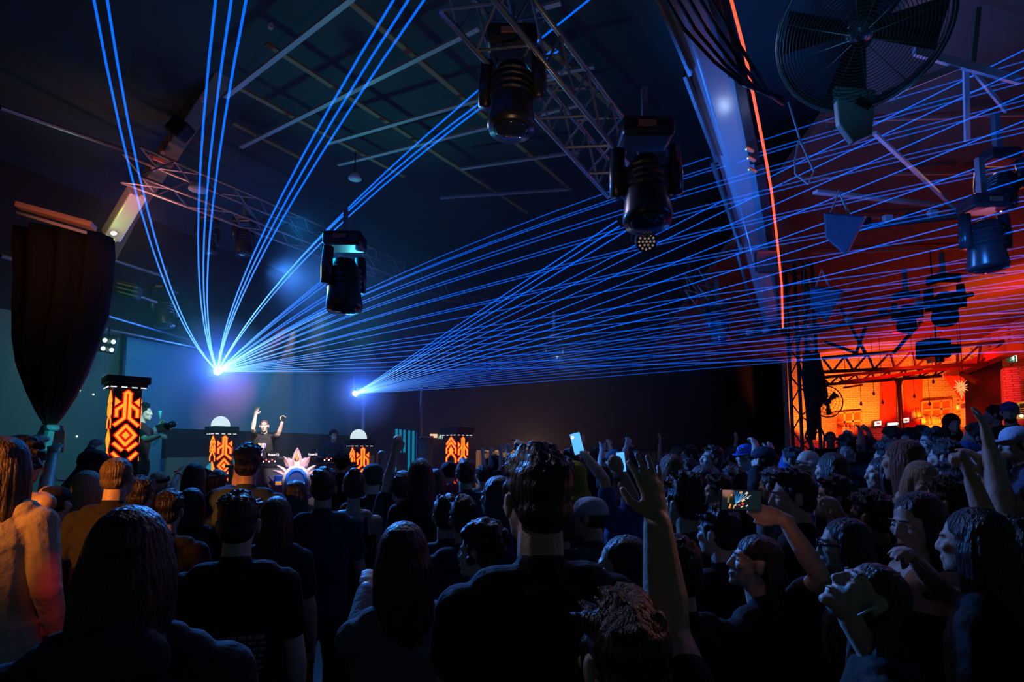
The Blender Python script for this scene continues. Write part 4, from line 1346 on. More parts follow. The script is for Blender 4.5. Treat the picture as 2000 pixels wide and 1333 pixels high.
    # eyes, only where the face is turned to us
    if face:
        for sg in (-1, 1):
            e = MB().ell(hp(.031 * sg, .074, .004), V((.014, .012, .010)) * q, HR, 12, 8).build('eye', EYEW, root, True)
            MB().ell(hp(.031 * sg, .084, .004), V((.0055, .003, .0055)) * q, HR, 10, 6).build('pupil', PUPIL, e, True)
            MB().capsule(hp(.014 * sg, .093, .024), hp(.048 * sg, .083, .026), .0045 * q, .003 * q, 6).build('eyebrow', HAIR, root, True, color=hc)
        MB().ell(hp(0, .094, -.066), V((.018, .006, .003)) * q, HR, 10, 6).build('mouth', mat_mouth, root, True)
    # trousers
    mb = MB()
    mb.ovals([(sp(t), X * (a * s + .012), Yv * (b * s + .012)) for t, a, b in ((.50, .13, .11), (.55, .165, .125), (.62, .17, .125))])
    for sg in (-1, 1):
        hpj, kn, an = HJ[sg]
        mb.capsule(hpj, kn, .10 * s, .075 * s, 12)
        mb.capsule(kn, an + UP * .03, .075 * s, .06 * s, 12)
    fuse(mb, 'trousers', CLOTH, max(v, .010), 3, root, pants)
    # top
    mb = MB()
    g = .016 * shirt
    hi = {'tank': .90, 'bare': .84}.get(top, .985)
    torso(mb, g, g, .5, hi)
    if top not in ('tank', 'bare'):
        mb.ovals([(sp(t), X * (a * s + .02 * shirt), Yv * (b * s + .02 * shirt)) for t, a, b in ((.56, .17, .125), (.66, .152, .115))])
        mb.capsule(nb - X * shw * .62 - UP * .042 * s, nb + X * shw * .62 - UP * .042 * s, .062 * s, .062 * s, 12)
        mb.capsule(nb - UP * .06 * s, nb + UP * .005 * s, .075 * s, .066 * s, 12)
        for sd, sg in (('L', -1), ('R', 1)):
            S, E, W = J[sd]
            mb.capsule(sp(.925) + X * sg * shw * .5, S, .076 * s, .068 * s, 12)
            if top == 'tee':
                mb.capsule(S, S.lerp(E, .62), .068 * s, .062 * s, 12)
            else:
                mb.capsule(S, E, .068 * s, .055 * s, 12)
                mb.capsule(E, E.lerp(W, .9), .055 * s, .040 * s, 12)
                mb.ell(E, (.057 * s,) * 3)
        if top == 'hoodie':
            mb.ell(nb - Yv * .085 * s - UP * .01, (.11 * s, .06 * s, .075 * s), B)
            mb.capsule(nb - X * .09 * s - Yv * .02, nb + X * .09 * s - Yv * .02, .045 * s, .045 * s)
    else:
        for sg in (-1, 1):
            mb.tube([sp(.86) + X * sg * .10 * s - Yv * .12 * s, sp(.945) + X * sg * .085 * s - Yv * .075 * s, sp(.985) + X * sg * .085 * s + Yv * .01, sp(.93) + X * sg * .09 * s + Yv * .10 * s], [.016 * s] * 4, 8)
    nm = {'hoodie': 'hoodie', 'tank': 'tank_top', 'bare': 'strap_top', 'long': 'jacket'}.get(top, 'shirt')
    fuse(mb, nm, CLOTH, max(v, .007), 2, root, tc)
    # hair / headgear
    if hair in ('cap', 'bcap', 'beanie'):
        mb = MB()
        mb.ell(hp(0, -.022, .008), V((.079, .094, .075)) * q, HR)
        fuse(mb, 'hair', HAIR, max(v, .008), 2, root, (.02, .015, .012))
        o = MB()
        lv = []
        for z, rx, ry in ((.022, .084, .106), (.055, .083, .103), (.085, .074, .09), (.108, .052, .065), (.12, .02, .025)):
            lv.append((hp(0, -.012, z), HR @ V((rx, 0, 0)) * q, HR @ V((0, ry, 0)) * q))
        c = o.ovals(lv, 22).build('cap', CLOTH, root, True, color=hc)
        fy_ = -1 if hair == 'bcap' else 1
        if hair != 'beanie':
            rim = [hp(.075 * math.cos(R(t)), (.08 + .085 * math.sin(R(t))) * fy_ - .01, .026 - .014 * math.sin(R(t))) for t in range(0, 181, 15)]
            MB().prism(rim, HR @ V((0, 0, .006)) * q).build('brim', CLOTH, c, color=tuple(x * .85 for x in hc))
            MB().ell(hp(0, -.012, .121), (.006, .006, .004), n=8, m=5).build('button', CLOTH, c, True, color=hc)
    elif hair == 'hood':
        mb = MB()
        mb.ell(hp(0, -.03, .03), V((.10, .115, .11)) * q, HR)
        mb.ell(hp(0, -.05, -.06), V((.10, .095, .10)) * q, HR)
        mb.capsule(hp(-.06, -.05, -.13), hp(.06, -.05, -.13), .07 * q, .07 * q)
        fuse(mb, 'hood', CLOTH, max(v, .008), 3, root, hc)
    elif hair != 'bald':
        mb = MB()
        if hair == 'buzz':
            mb.ell(hp(0, -.018, .037), V((.078, .096, .084)) * q, HR)
            mb.ell(hp(0, -.05, -.02), V((.066, .05, .05)) * q, HR)
        else:
            mb.ell(hp(0, -.016 if hair == 'longback' else -.020, .046 if hair == 'longback' else .040), V((.081, .098, .082 if hair == 'longback' else .086)) * q, HR)
            mb.ell(hp(0, -.050, -.020), V((.073, .058, .060)) * q, HR)
            for sg in (-1, 1) if hair != 'longback' else ():
                mb.capsule(hp(.070 * sg, .02, .035), hp(.074 * sg, .018, -.012), .014 * q, .008 * q, 8)
        rg = random.Random(hash((int(hx), int(hy))) & 1023)
        if hair in ('short', 'fuzzy', 'quiff'):
            for i in range(46):
                a, e = rg.uniform(0, 360), rg.uniform(20, 85)
                u = V((math.cos(R(a)) * math.cos(R(e)), math.sin(R(a)) * math.cos(R(e)), math.sin(R(e))))
                b = hp(u.x * .076, -.018 + u.y * .092, .042 + u.z * .08)
                t = b + HR @ (u * (.034 if hair == 'fuzzy' else .016) + V((rg.uniform(-.014, .014), rg.uniform(0, .03), .008))) * q
                mb.capsule(b, t, .017 * q, .006 * q, 7)
        if hair == 'quiff':
            for i in range(9):
                mb.capsule(hp(-.05 + i * .0125, .035, .115), hp(-.055 + i * .013, .075 + rg.uniform(0, .02), .128 + rg.uniform(-.01, .012)), .018 * q, .009 * q, 7)
        if hair in ('long', 'bob', 'braid', 'pony', 'longback'):
            ln = {'long': .40, 'longback': .42, 'bob': .16, 'braid': .3, 'pony': .3}[hair]
            if hair in ('long', 'bob', 'longback'):
                for i in range(13):
                    t = R(-115 + 230 * i / 12) * (.58 if hair == 'longback' else 1)
                    x, y = math.sin(t) * .074, -.022 - math.cos(t) * .078
                    p0 = hp(x * .8, y * .8, .06)
                    p1 = hp(x * 1.04, y, -.03)
                    dn = -UP * ln * (1 + rg.uniform(-.12, .12)) * q
                    p2 = hp(x * 1.12, y * 1.05 - .01, -.10) + dn * .45 - Yv * .012
                    p3 = hp(x * 1.05, y * .9 - .015, -.10) + dn - Yv * .035
                    mb.tube([p0, p1, p2, p3], [.022 * q, .026 * q, .024 * q, .010 * q], 8)
            else:
                p = hp(0, -.11, .04 if hair == 'pony' else .0)
                mb.tube([hp(0, -.09, .05), p, p - Yv * .04 - UP * .1, p - Yv * .02 - UP * ln], [.03, .034, .032, .01], 8)
        if hair == 'bun':
            mb.ell(hp(0, -.085, .105), V((.042, .042, .038)) * q, HR)
            mb.ell(hp(.012, -.10, .115), V((.022, .022, .022)) * q, HR)
        if hair == 'curly':
            for i in range(75):
                a, e = rg.uniform(0, 360), rg.uniform(-35, 85)
                u = V((math.cos(R(a)) * math.cos(R(e)), math.sin(R(a)) * math.cos(R(e)), math.sin(R(e))))
                if u.y > .35 and u.z < .5:
                    continue
                r = rg.uniform(.016, .026)
                mb.ell(hp(u.x * .10, -.025 + u.y * .115, .035 + u.z * .105), (r, r, r), n=8, m=6)
        fuse(mb, 'hair', HAIR, max(v, .0065), 1, root, hc)
    for e in extra:
        e(root, H, HR, sp, X, Yv, s, J, q, hp)
    return root, J


mat_mouth = mat('lips', (.12, .03, .03), .5)
rng_p = random.Random(21)
BK, DB, BR, BL_, AU, GR = (.012, .010, .010), (.03, .018, .012), (.10, .05, .025), (.55, .4, .22), (.22, .08, .03), (.25, .23, .22)
TB, TN, TG, TW = (.018, .018, .02), (.02, .035, .07), (.16, .16, .17), (.6, .6, .62)


# extras worn or carried as part of the figure
def wristband(side, col):
    def f(root, H, HR, sp, X, Yv, s, J, q, hp):
        S, E, W = J[side]
        d = (W - E).normalized()
        MB().lathe(W - d * .05, d, ((0, .029), (0, .034), (.025, .034), (.025, .029)), 14, False).build('wristband', mat('band', col, .4), root, True)
    return f


def earring(col):
    def f(root, H, HR, sp, X, Yv, s, J, q, hp):
        for sg in (-1, 1):
            MB().ell(hp(.084 * sg, -.004, -.075), V((.012, .012, .020)) * q, n=10, m=7).build('earring', mat('earring', col, .4), root, True)
    return f


def earphone(root, H, HR, sp, X, Yv, s, J, q, hp):
    MB().tube([hp(-.092, .008, -.012), hp(-.094, .014, -.03), hp(-.09, .022, -.075)], [.007, .004, .003], 8).build('earphone', PALEM, root, True)


def glasses(root, H, HR, sp, X, Yv, s, J, q, hp):
    t = MB()
    for sg in (-1, 1):
        t.tube([hp(sg * (.03 + .022 * math.cos(R(a))), .102, .004 + .016 * math.sin(R(a))) for a in range(0, 361, 30)], .003, 5)
        t.tube([hp(sg * .052, .10, .006), hp(sg * .08, .0, .006)], .003, 5)
    t.build('glasses', GLOSS, root)


def chest_print(root, H, HR, sp, X, Yv, s, J, q, hp):
    cols = [('violet', (.45, .35, .9)), ('white', (.9, .88, .9)), ('pink', (.95, .35, .4)), ('orange', (.95, .5, .08)), ('white', (.9, .88, .9))]
    c = sp(.80) + Yv * .150 * s
    for i, (n, k) in enumerate(cols):
        x0 = (-.075 + i * .03)
        pts = [(x0, .13), (x0 + .022, .135), (x0 + .025, .06), (x0 * .5 + .06, -.02 - .02 * (i % 2)), (x0 * .6 + .05, -.11 - .02 * (i % 3)), (x0 * .6 + .028, -.10), (x0 * .5 + .035, -.02), (x0 * .8 + .0, .06)]
        MB().prism([c + X * a * s + UP * b * s for a, b in pts], Yv * .004).build('shirt_print', mat('print_' + n, k, .6), root)


def back_print(root, H, HR, sp, X, Yv, s, J, q, hp):
    m = mat('faded_print', (.3, .26, .22), .8)
    t = MB()
    rg = random.Random(4)
    for col in (-1, 1):
        for r in range(7):
            x = -.135 if col < 0 else .01
            y = sp(.83).z - r * .022
            while x < (-.01 if col < 0 else .13):
                w = rg.uniform(.012, .035)
                t.box(V((sp(.8).x, sp(.8).y, y)) + X * (x + w / 2) - Yv * .150 * s, (w, .003, .009 if r else .014), Matrix((X, Yv, UP)).transposed())
                x += w + .007
    t.build('shirt_print', m, root)


def bare_straps(root, H, HR, sp, X, Yv, s, J, q, hp):
    pass


def headscarf(col):
    def f(root, H, HR, sp, X, Yv, s, J, q, hp):
        MB().lathe(hp(0, -.015, .03), HR @ V((0, -.2, 1)), ((0, .086 * q), (0, .104 * q), (.03, .102 * q), (.03, .08 * q)), 24, False).build('headband', CLOTH, root, True, color=col)
    return f


def cap_mark(root, H, HR, sp, X, Yv, s, J, q, hp):
    MB().tube([hp(.03 * math.cos(R(a)), .098 - .002, .062 + .024 * math.sin(R(a))) for a in range(0, 361, 30)], .004, 5).build('emblem', GLOSS, root)
    MB().tube([hp(-.015, .1, .05), hp(.0, .104, .066), hp(.016, .1, .075)], .004, 5).build('emblem', GLOSS, root)


def beard(root, H, HR, sp, X, Yv, s, J, q, hp):
    mb = MB()
    mb.ell(hp(0, .052, -.088), V((.052, .045, .034)) * q, HR)
    mb.ell(hp(0, .092, -.049), V((.024, .009, .006)) * q, HR)
    fuse(mb, 'beard', HAIR, .008, 1, root, DB)


def backpack(col):
    def f(root, H, HR, sp, X, Yv, s, J, q, hp):
        pass
    return f


def face_mask(root, H, HR, sp, X, Yv, s, J, q, hp):
    MB().ell(hp(0, .075, -.055), V((.05, .045, .045)) * q, HR).build('face_mask', PALEM, root, True)
P = person
FAR = 'far crowd between the pillar and the fence'
# ---- front row, close to the camera
P(1047, 978, 1.50, 'short', BK, 'tee', TB, 'tall dark-haired man in black T-shirt, centre foreground, back to us', hyaw=24, yaw=16, skin=0, vox=.0055, arms={'L': (880, 1330, 905, 1500), 'R': (1195, 1400, 1180, 1600)})
P(255, 1092, 1.22, 'bob', BK, 'hoodie', (.03, .045, .07), 'big dark fuzzy-haired person at lower left, back to us, hair over shoulders', skin=0, yaw=20, hs=.92, vox=.006)
P(467, 1024, 2.3, 'short', BK, 'tee', (.02, .02, .02), 'man with faded text block on the back of his dark T-shirt, lower left', skin=2, extra=(back_print,), yaw=14)
P4, J4 = P(1215, 1290, 1.2, 'short', BK, 'tee', TB, 'dark tousled head at the bottom edge with a thick bare arm raised straight up', yaw=22, skin=0, size=1.04, thick=1.3, arms={'R': (1306, 1236, 1283, 1015, 'open', False, (-.12, .2, .9))}, extra=(wristband('L', (.1, .1, .1)),), vox=.0055)
P(1215, 1108, 2.0, 'bob', BK, 'tee', TB, 'person with blue lit forehead in profile, behind the thick raised arm', hyaw=82, yaw=40, sex='f')
P(1690, 1168, 1.6, 'longback', (.06, .04, .03), 'long', (.015, .018, .016), 'woman in near profile at lower right, face tipped up, earphone in ear', hyaw=86, yaw=60, pitch=50, sex='f', skin=2, extra=(earphone,), face=True, vox=.0055)
P7, J7 = P(1474, 1100, 2.1, 'longback', DB, 'tee', TB, 'person in profile looking up, filming with a phone held in a raised arm', hyaw=80, yaw=35, pitch=12, hs=.95, skin=0, face=True, arms={'R': (1603, 1128, 1514, 988, 'relax', True, (-2.6, 1.0, .1), (0, -.4, -1), (0, -1, 0))}, vox=.006)
P(1548, 972, 2.75, 'short', BK, 'tee', TB, 'dark-haired man in black, face in profile to the left, beyond the filmed phone', hyaw=80, yaw=40, skin=2, face=True, vox=.007)
P(1402, 1042, 2.5, 'short', DB, 'tee', TB, 'person clapping raised hands just left of the big phone', hyaw=40, yaw=30, skin=2, arms={'L': (1362, 1132, 1367, 1045, 'flat'), 'R': (1400, 1120, 1385, 1045, 'flat')})
P(1627, 976, 3.1, 'short', DB, 'tee', TB, 'man with blue lit face and hand at his chin, wristband on, right crowd', hyaw=75, yaw=50, pitch=8, skin=2, face=True, arms={'R': (1672, 1075, 1645, 1012, 'relax', True)}, extra=(wristband('R', (.05, .05, .06)),))
P(1648, 1066, 2.3, 'long', BK, 'tee', TB, 'dark-haired woman in sunglasses in front of the man with hand at chin', hyaw=72, yaw=50, sex='f', skin=2, extra=(glasses,), face=True)
P(1802, 945, 3.2, 'long', BL_, 'long', TB, 'pale blonde woman turned towards us, eyes down, right crowd', yaw=150, hyaw=165, pitch=-12, sex='f', skin=2, face=True)
P(1762, 900, 3.5, 'long', AU, 'bare', TB, 'woman with very long auburn hair and bare shoulder, back to us', yaw=32, sex='f', skin=0)
P(1792, 1022, 2.2, 'long', DB, 'tank', TB, 'dark-haired woman with an orange earring and hand on her chest', yaw=95, hyaw=100, pitch=-8, sex='f', skin=0, face=True, extra=(earring((1, .2, .05)),), arms={'R': (1838, 1155, 1792, 1100, 'relax', True)})
P(1995, 1085, 1.95, 'short', DB, 'tee', TB, 'person at the right edge raising two parallel bare forearms', yaw=35, skin=0, arms={'L': (1928, 1012, 1882, 892, 'fist'), 'R': (1955, 1000, 1905, 880, 'relax')})
P(2045, 1000, 2.0, 'bob', DB, 'tank', TB, 'person at the right edge with one pale arm straight up to a blurred hand', yaw=35, skin=2, arms={'L': (1962, 1010, 1934, 880, 'open')})
P(1928, 922, 3.4, 'cap', (.55, .52, .55), 'tee', (.03, .05, .14), 'person in a pale cap among the raised arms, far right', hyaw=120, yaw=80, skin=0)
P(1850, 985, 2.7, 'short', BK, 'tank', TB, 'dark person with lit bare shoulder left of the parallel raised forearms', yaw=40, skin=0)
P(1700, 1010, 2.75, 'short', BK, 'long', TB, 'dark figure between the sunglasses woman and the auburn hair', yaw=35, skin=3)
P(1900, 1060, 1.9, 'long', BK, 'tee', TB, 'dark long-haired figure filling the lower right, back to us', yaw=38, sex='f')
P(1335, 985, 2.7, 'fuzzy', DB, 'tee', (.05, .05, .07), 'dim fuzzy-haired person right of the thick raised arm', yaw=30, skin=0)
P(1318, 1120, 1.9, 'short', BK, 'tee', TB, 'dark person hidden between the thick arm and the clapping hands', yaw=28)
P(785, 1088, 1.85, 'long', BK, 'long', TG, 'woman with long dark hair in a grey top, lower centre left', yaw=24, sex='f', extra=(wristband('L', (.2, .4, .9)),), arms={'L': (700, 1240, 716, 1150, 'relax')})
P(936, 1080, 2.35, 'curly', BK, 'tee', TB, 'curly dark-haired person with blue lit profile left of the tall man', hyaw=70, yaw=30)
# ---- left side
P(14, 908, 2.7, 'long', BR, 'long', (.75, .6, .4), 'long brown-haired person in a cream jacket at the left edge', yaw=14, sex='f', skin=0)
P(47, 905, 3.4, 'curly', DB, 'tank', TB, 'curly-haired woman with both arms up, lit orange, far left', yaw=8, sex='f', skin=0, arms={'L': (52, 905, 66, 868, 'relax'), 'R': (92, 940, 103, 893, 'open')})
P(184, 912, 4.2, 'cap', TB, 'hoodie', TB, 'person in a dark cap and hoodie with one arm raised, left', yaw=-4, skin=0, arms={'L': (163, 922, 178, 878, 'relax')})
P(173, 953, 3.9, 'long', BL_, 'long', TB, 'blonde-haired person just below the dark cap at left', yaw=5, sex='f')
P(231, 934, 3.4, 'buzz', (.16, .10, .05), 'tee', TB, 'man with a buzz cut and lit neck, back to us, below the tallest totem', yaw=4, skin=0)
P(108, 985, 3.5, 'beanie', TB, 'hoodie', TB, 'dark hunched person at the foot of the cyan stand', yaw=0)
P(275, 968, 3.9, 'short', BK, 'long', TB, 'dark-haired person right of the buzz cut man', yaw=8)
P(310, 946, 5.3, 'braid', BL_, 'tee', TN, 'blonde woman with a headband and wristbanded hand raised', yaw=8, sex='f', extra=(headscarf((.03, .03, .03)), wristband('R', (.9, .4, .15))), arms={'R': (336, 950, 351, 925, 'open')})
P(381, 932, 4.9, 'long', BK, 'long', TN, 'long dark-haired woman with a red rim light, left of the second totem', yaw=10, sex='f')
P(424, 950, 4.7, 'short', BK, 'tee', TN, 'dark head in front of the second totem', yaw=8)
P(405, 938, 6.2, 'bun', BK, 'tee', TB, 'small dark head with a bun just left of the second totem', yaw=8, sex='f')
P(486, 908, 4.0, 'short', BK, 'tee', (.03, .06, .09), 'man shading his eyes with a raised hand below the DJ', yaw=8, skin=0, arms={'L': (464, 958, 468, 905, 'relax')})
P(578, 968, 4.3, 'long', BK, 'tee', TB, 'woman with long straight dark hair in front of the lotus sign', yaw=12, sex='f')
P(632, 955, 3.7, 'short', BK, 'tee', (.02, .045, .08), 'short-haired man in navy T-shirt, back to us, right of the lotus sign', yaw=12, skin=0)
P(692, 952, 4.0, 'bun', BK, 'tank', TB, 'woman with a bun and bare back in a strap top', yaw=14, sex='f', skin=0)
P(728, 935, 4.6, 'cap', (.05, .045, .04), 'tee', TB, 'person in a dark brimmed cap in front of the right-hand totem', yaw=16)
P(667, 907, 7.6, 'curly', DB, 'tee', TB, 'small blue rimmed head just left of the right-hand totem', yaw=14, sex='f')
P(786, 955, 4.3, 'short', BK, 'tee', (.03, .03, .04), 'dark-haired person with one arm up past the cyan tubes', yaw=18, skin=0, arms={'L': (762, 925, 772, 882, 'relax')})
P(752, 952, 5.8, 'short', BK, 'tee', TB, 'person raising a brown forearm beside the blue lit loudspeaker', yaw=18, skin=0, arms={'L': (748, 935, 745, 893, 'relax')})
P(821, 930, 4.1, 'bob', BK, 'long', TB, 'round dark bob head with lit collar below the cyan tubes', yaw=18, sex='f', skin=2)
P(850, 942, 5.0, 'long', BK, 'long', TB, 'long-haired dark figure right of the round bob head', yaw=20, sex='f')
P(838, 968, 5.6, 'long', (.05, .16, .5), 'tee', TB, 'person with sparkling blue lit hair between two dark heads', yaw=20, sex='f')  # blue light is put into the hair colour
P(876, 924, 6.0, 'beanie', TB, 'hoodie', (.7, .05, .09), 'person in a red hoodie and dark cap below the corner-on totem', yaw=20, skin=0)
P(908, 928, 4.9, 'short', BK, 'tee', TN, 'short dark-haired man in navy, in front of the corner-on totem', yaw=22, skin=0)
P(941, 930, 6.8, 'short', BK, 'tee', (.4, .3, .2), 'small head with an orange lit ear right of the corner-on totem', yaw=24, skin=0)
P(969, 970, 3.3, 'long', (.05, .07, .12), 'tee', (.04, .08, .16), 'woman with blue lit hair, face half turned, left of the tall man', yaw=45, hyaw=60, sex='f', skin=0)  # hair colour carries the blue light on it
P(1118, 935, 4.4, 'hood', (.42, .32, .03), 'hoodie', (.42, .32, .03), 'person in a mustard yellow hood right of the tall man', yaw=22)
P(1112, 902, 6.5, 'short', DB, 'tee', TB, 'small orange lit face just above the mustard hood', hyaw=100, yaw=60, skin=0)
P(1150, 1012, 3.0, 'cap', (.62, .58, .66), 'tee', (.02, .09, .08), 'person in a pale panelled cap, peak to the left, beside the tall man', hyaw=66, yaw=40, skin=0)
P(1090, 1030, 2.9, 'short', BK, 'hoodie', (.02, .05, .05), 'dark green hooded figure below the mustard hood', yaw=24)
P55, J55 = P(1222, 946, 3.9, 'cap', (.03, .05, .1), 'tee', (.05, .12, .35), 'person in a dark cap raising a glowing phone at arm length', yaw=30, hyaw=45, skin=0, arms={'L': (1180, 930, 1141, 888, 'grip'), 'R': (1243, 985, 1217, 925, 'grip', True)})
P(1200, 902, 6.0, 'cap', (.03, .07, .14), 'tee', TB, 'person in a blue cap with three raised fingers, centre right', yaw=28, skin=0, arms={'L': (1174, 908, 1176, 880, 'horns')})
P(1240, 905, 6.6, 'short', DB, 'tee', TB, 'person reaching a red lit open hand above the crowd, centre right', yaw=30, skin=0, arms={'L': (1214, 890, 1224, 872, 'open')})
P(1205, 893, 8.5, 'short', DB, 'tee', TB, 'far person with a small red lit raised fist behind the three fingers', yaw=28, skin=0, arms={'L': (1197, 885, 1190, 868, 'fist')})
P(1062, 935, 3.4, 'short', DB, 'tee', TB, 'person hidden by the tall man, orange fist raised above his head', yaw=24, skin=0, arms={'L': (1046, 908, 1036, 878, 'point', False, (-1.4, 0, .1))})
P(955, 912, 9.0, 'short', DB, 'tee', TB, 'far person with raised forearm lit red, first right of the corner-on totem', yaw=24, skin=0, arms={'L': (947, 905, 943, 888, 'open')})
P(966, 908, 8.2, 'short', BK, 'tee', TB, 'far person with raised fist near the pale patch on the fence', yaw=24, skin=0, arms={'L': (962, 900, 959, 884, 'fist')})
P(986, 915, 7.6, 'short', BK, 'tee', TB, 'far person raising one hand just left of the tall man, left of a pair', yaw=24, skin=0, arms={'L': (984, 905, 978, 886, 'open')})
P(1003, 920, 7.4, 'short', DB, 'tee', TB, 'far person raising one hand just left of the tall man, right of a pair', yaw=24, skin=2, arms={'L': (996, 908, 992, 886, 'open')})
# ---- right middle crowd
P(1389, 900, 5.6, 'short', DB, 'tee', TB, 'pale man looking up with a red mark at his collar, centre right', yaw=70, hyaw=100, pitch=16, skin=2, face=True)
P(1457, 893, 5.7, 'cap', (.06, .2, .75), 'long', (.05, .18, .5), 'person in a bright blue cap and denim jacket', yaw=100, hyaw=125, skin=2, face=True, extra=(cap_mark,))
P(1490, 900, 5.2, 'cap', (.02, .03, .06), 'tee', TB, 'person with both bare arms straight up right of the bright blue cap', yaw=35, skin=2, arms={'L': (1478, 905, 1474, 872, 'relax'), 'R': (1503, 912, 1505, 884, 'flat')}, extra=(wristband('R', (.02, .02, .03)),))
P(1577, 906, 5.2, 'bald', BK, 'tee', (.05, .2, .6), 'bald man in glasses and blue shirt, face left', yaw=60, hyaw=82, skin=2, face=True, extra=(glasses,))
P(1548, 900, 6.0, 'short', BK, 'long', (.08, .22, .7), 'person in blue sleeves holding both hands up together', yaw=40, skin=2, arms={'L': (1532, 910, 1536, 888, 'fist'), 'R': (1556, 912, 1548, 890, 'fist')})
P(1622, 918, 4.2, 'long', BK, 'long', TB, 'woman with straight black hair, back to us, right of the bald man', yaw=34, sex='f')
P(1368, 938, 4.6, 'long', (.05, .06, .08), 'tee', TB, 'long dark-haired woman below the pale man looking up', yaw=40, sex='f')
P(1308, 918, 4.6, 'long', BR, 'tee', TB, 'brown long-haired woman right of the blurred raised hand', yaw=36, sex='f', skin=2)
P(1345, 892, 7.5, 'short', DB, 'tee', TB, 'small person with a red lit cheek, centre right', yaw=80, hyaw=90, skin=0)
P(1320, 890, 8.5, 'long', BR, 'tee', TB, 'small brown-haired head left of the red lit cheek', yaw=36, sex='f', skin=0)
P(1345, 925, 5.4, 'short', DB, 'tee', (.06, .2, .5), 'blue lit face glancing left below the red lit cheek', yaw=70, hyaw=85, skin=2)
P(1432, 945, 4.4, 'short', BK, 'tee', TB, 'dark figure below the bright blue cap, left', yaw=40)
P(1400, 962, 4.0, 'short', BK, 'tee', TB, 'person with blue lit forehead low behind the big phone', yaw=70, hyaw=85, skin=2)
P(1508, 950, 4.2, 'short', DB, 'tee', TG, 'dim person right behind the filmed phone', yaw=40, skin=0)
P(1655, 879, 6.2, 'fuzzy', DB, 'tee', TB, 'person with hands in their hair, face down, in front of the red bar', yaw=120, hyaw=140, pitch=-20, skin=2, arms={'L': (1675, 905, 1664, 868, 'relax')})
P(1692, 879, 6.4, 'short', BK, 'tee', TB, 'dark-haired person with two dark hands clapped overhead against the bar', yaw=38, skin=3, arms={'L': (1682, 862, 1681, 848, 'open'), 'R': (1703, 864, 1698, 848, 'open')})
P(1622, 858, 9.6, 'buzz', BK, 'long', (.03, .012, .01), 'broad silhouette standing in front of the bar window', yaw=150, z0=.3, skin=3)
P(1742, 859, 6.6, 'short', BR, 'tee', TB, 'grey-lit head in front of the bar till screens', yaw=50, hyaw=70, skin=2)
P(1776, 863, 6.4, 'short', BK, 'tee', (.05, .02, .02), 'pale face under dark hair right of the bar column', yaw=95, hyaw=110, skin=2, face=True)
P(1800, 856, 7.0, 'short', BK, 'tee', TB, 'red rimmed dark head in front of the bar bottles', yaw=60)
P(1822, 866, 5.2, 'short', BK, 'tee', TB, 'pale man in profile with open mouth, before the bar bottles', yaw=60, hyaw=80, skin=2, face=True)
P(1860, 828, 8.2, 'hood', (.02, .012, .012), 'hoodie', (.02, .012, .012), 'person in a dark hood facing us in front of the bar', yaw=165, z0=.3, skin=2)
P(1735, 895, 4.7, 'short', BK, 'tee', TB, 'dark figure left of the auburn hair', yaw=36)
P(1720, 925, 4.3, 'long', DB, 'tee', TB, 'shadowed face left of the bare auburn shoulder', yaw=70, hyaw=80, sex='f', skin=0)
P(1845, 895, 4.4, 'short', BK, 'tee', TB, 'dark person in front of the hooded figure', yaw=40)
P(1885, 891, 5.0, 'cap', (.05, .12, .3), 'tee', TB, 'person in a blue cap before the right-hand bar window', yaw=60, hyaw=80, skin=0)
P(1972, 806, 7.0, 'cap', (.05, .14, .4), 'tee', TB, 'bearded man in a blue cap before the right brick pillar', yaw=120, hyaw=140, z0=.3, skin=2, face=True, extra=(beard,))
P(1940, 812, 8.0, 'short', BK, 'tee', TB, 'small dark head left of the bearded man in blue cap', yaw=60, z0=.3)
P(1905, 856, 6.0, 'curly', BR, 'tee', TB, 'curly dim head before the bar sign', yaw=60)
P(1985, 868, 4.2, 'cap', (.5, .55, .68), 'tee', (.05, .05, .08), 'person in a pale blue cap at the right edge', yaw=60, hyaw=80)
P(1865, 940, 3.6, 'short', BK, 'tee', (.02, .09, .3), 'person in a blue shirt left of the raised forearms', yaw=40)
# ---- far rows
rng = random.Random(9)
FARX = [1030, 1052, 1075, 1092, 1140, 1160, 1232, 1255, 1275, 1292, 1312, 1352, 1372, 1412, 1428, 1440, 1472, 1512, 1528, 1545, 1566, 1590, 1608, 1640, 1672, 1712, 1726, 1758]
for i, x in enumerate(FARX):
    Yf = rng.uniform(7.6, 12.5)
    P(x + rng.uniform(-4, 4), 880 + 1100 * rng.uniform(.06, .3) / Yf, Yf, rng.choice(['short', 'short', 'long', 'bob', 'curly', 'cap']), rng.choice([BK, DB, DB, BR]), rng.choice(['tee', 'tee', 'long']), rng.choice([TB, TB, TN, (.05, .03, .03), (.08, .08, .09)]),
      'dark-clothed person standing in the far rows of the crowd, right of the stage', yaw=rng.uniform(15, 70), sex=rng.choice('mf'), skin=rng.randrange(3), group=FAR,
      arms={'L': (x - 6, 886, x - 3, 866, 'open')} if i in (4, 9, 15) else None)
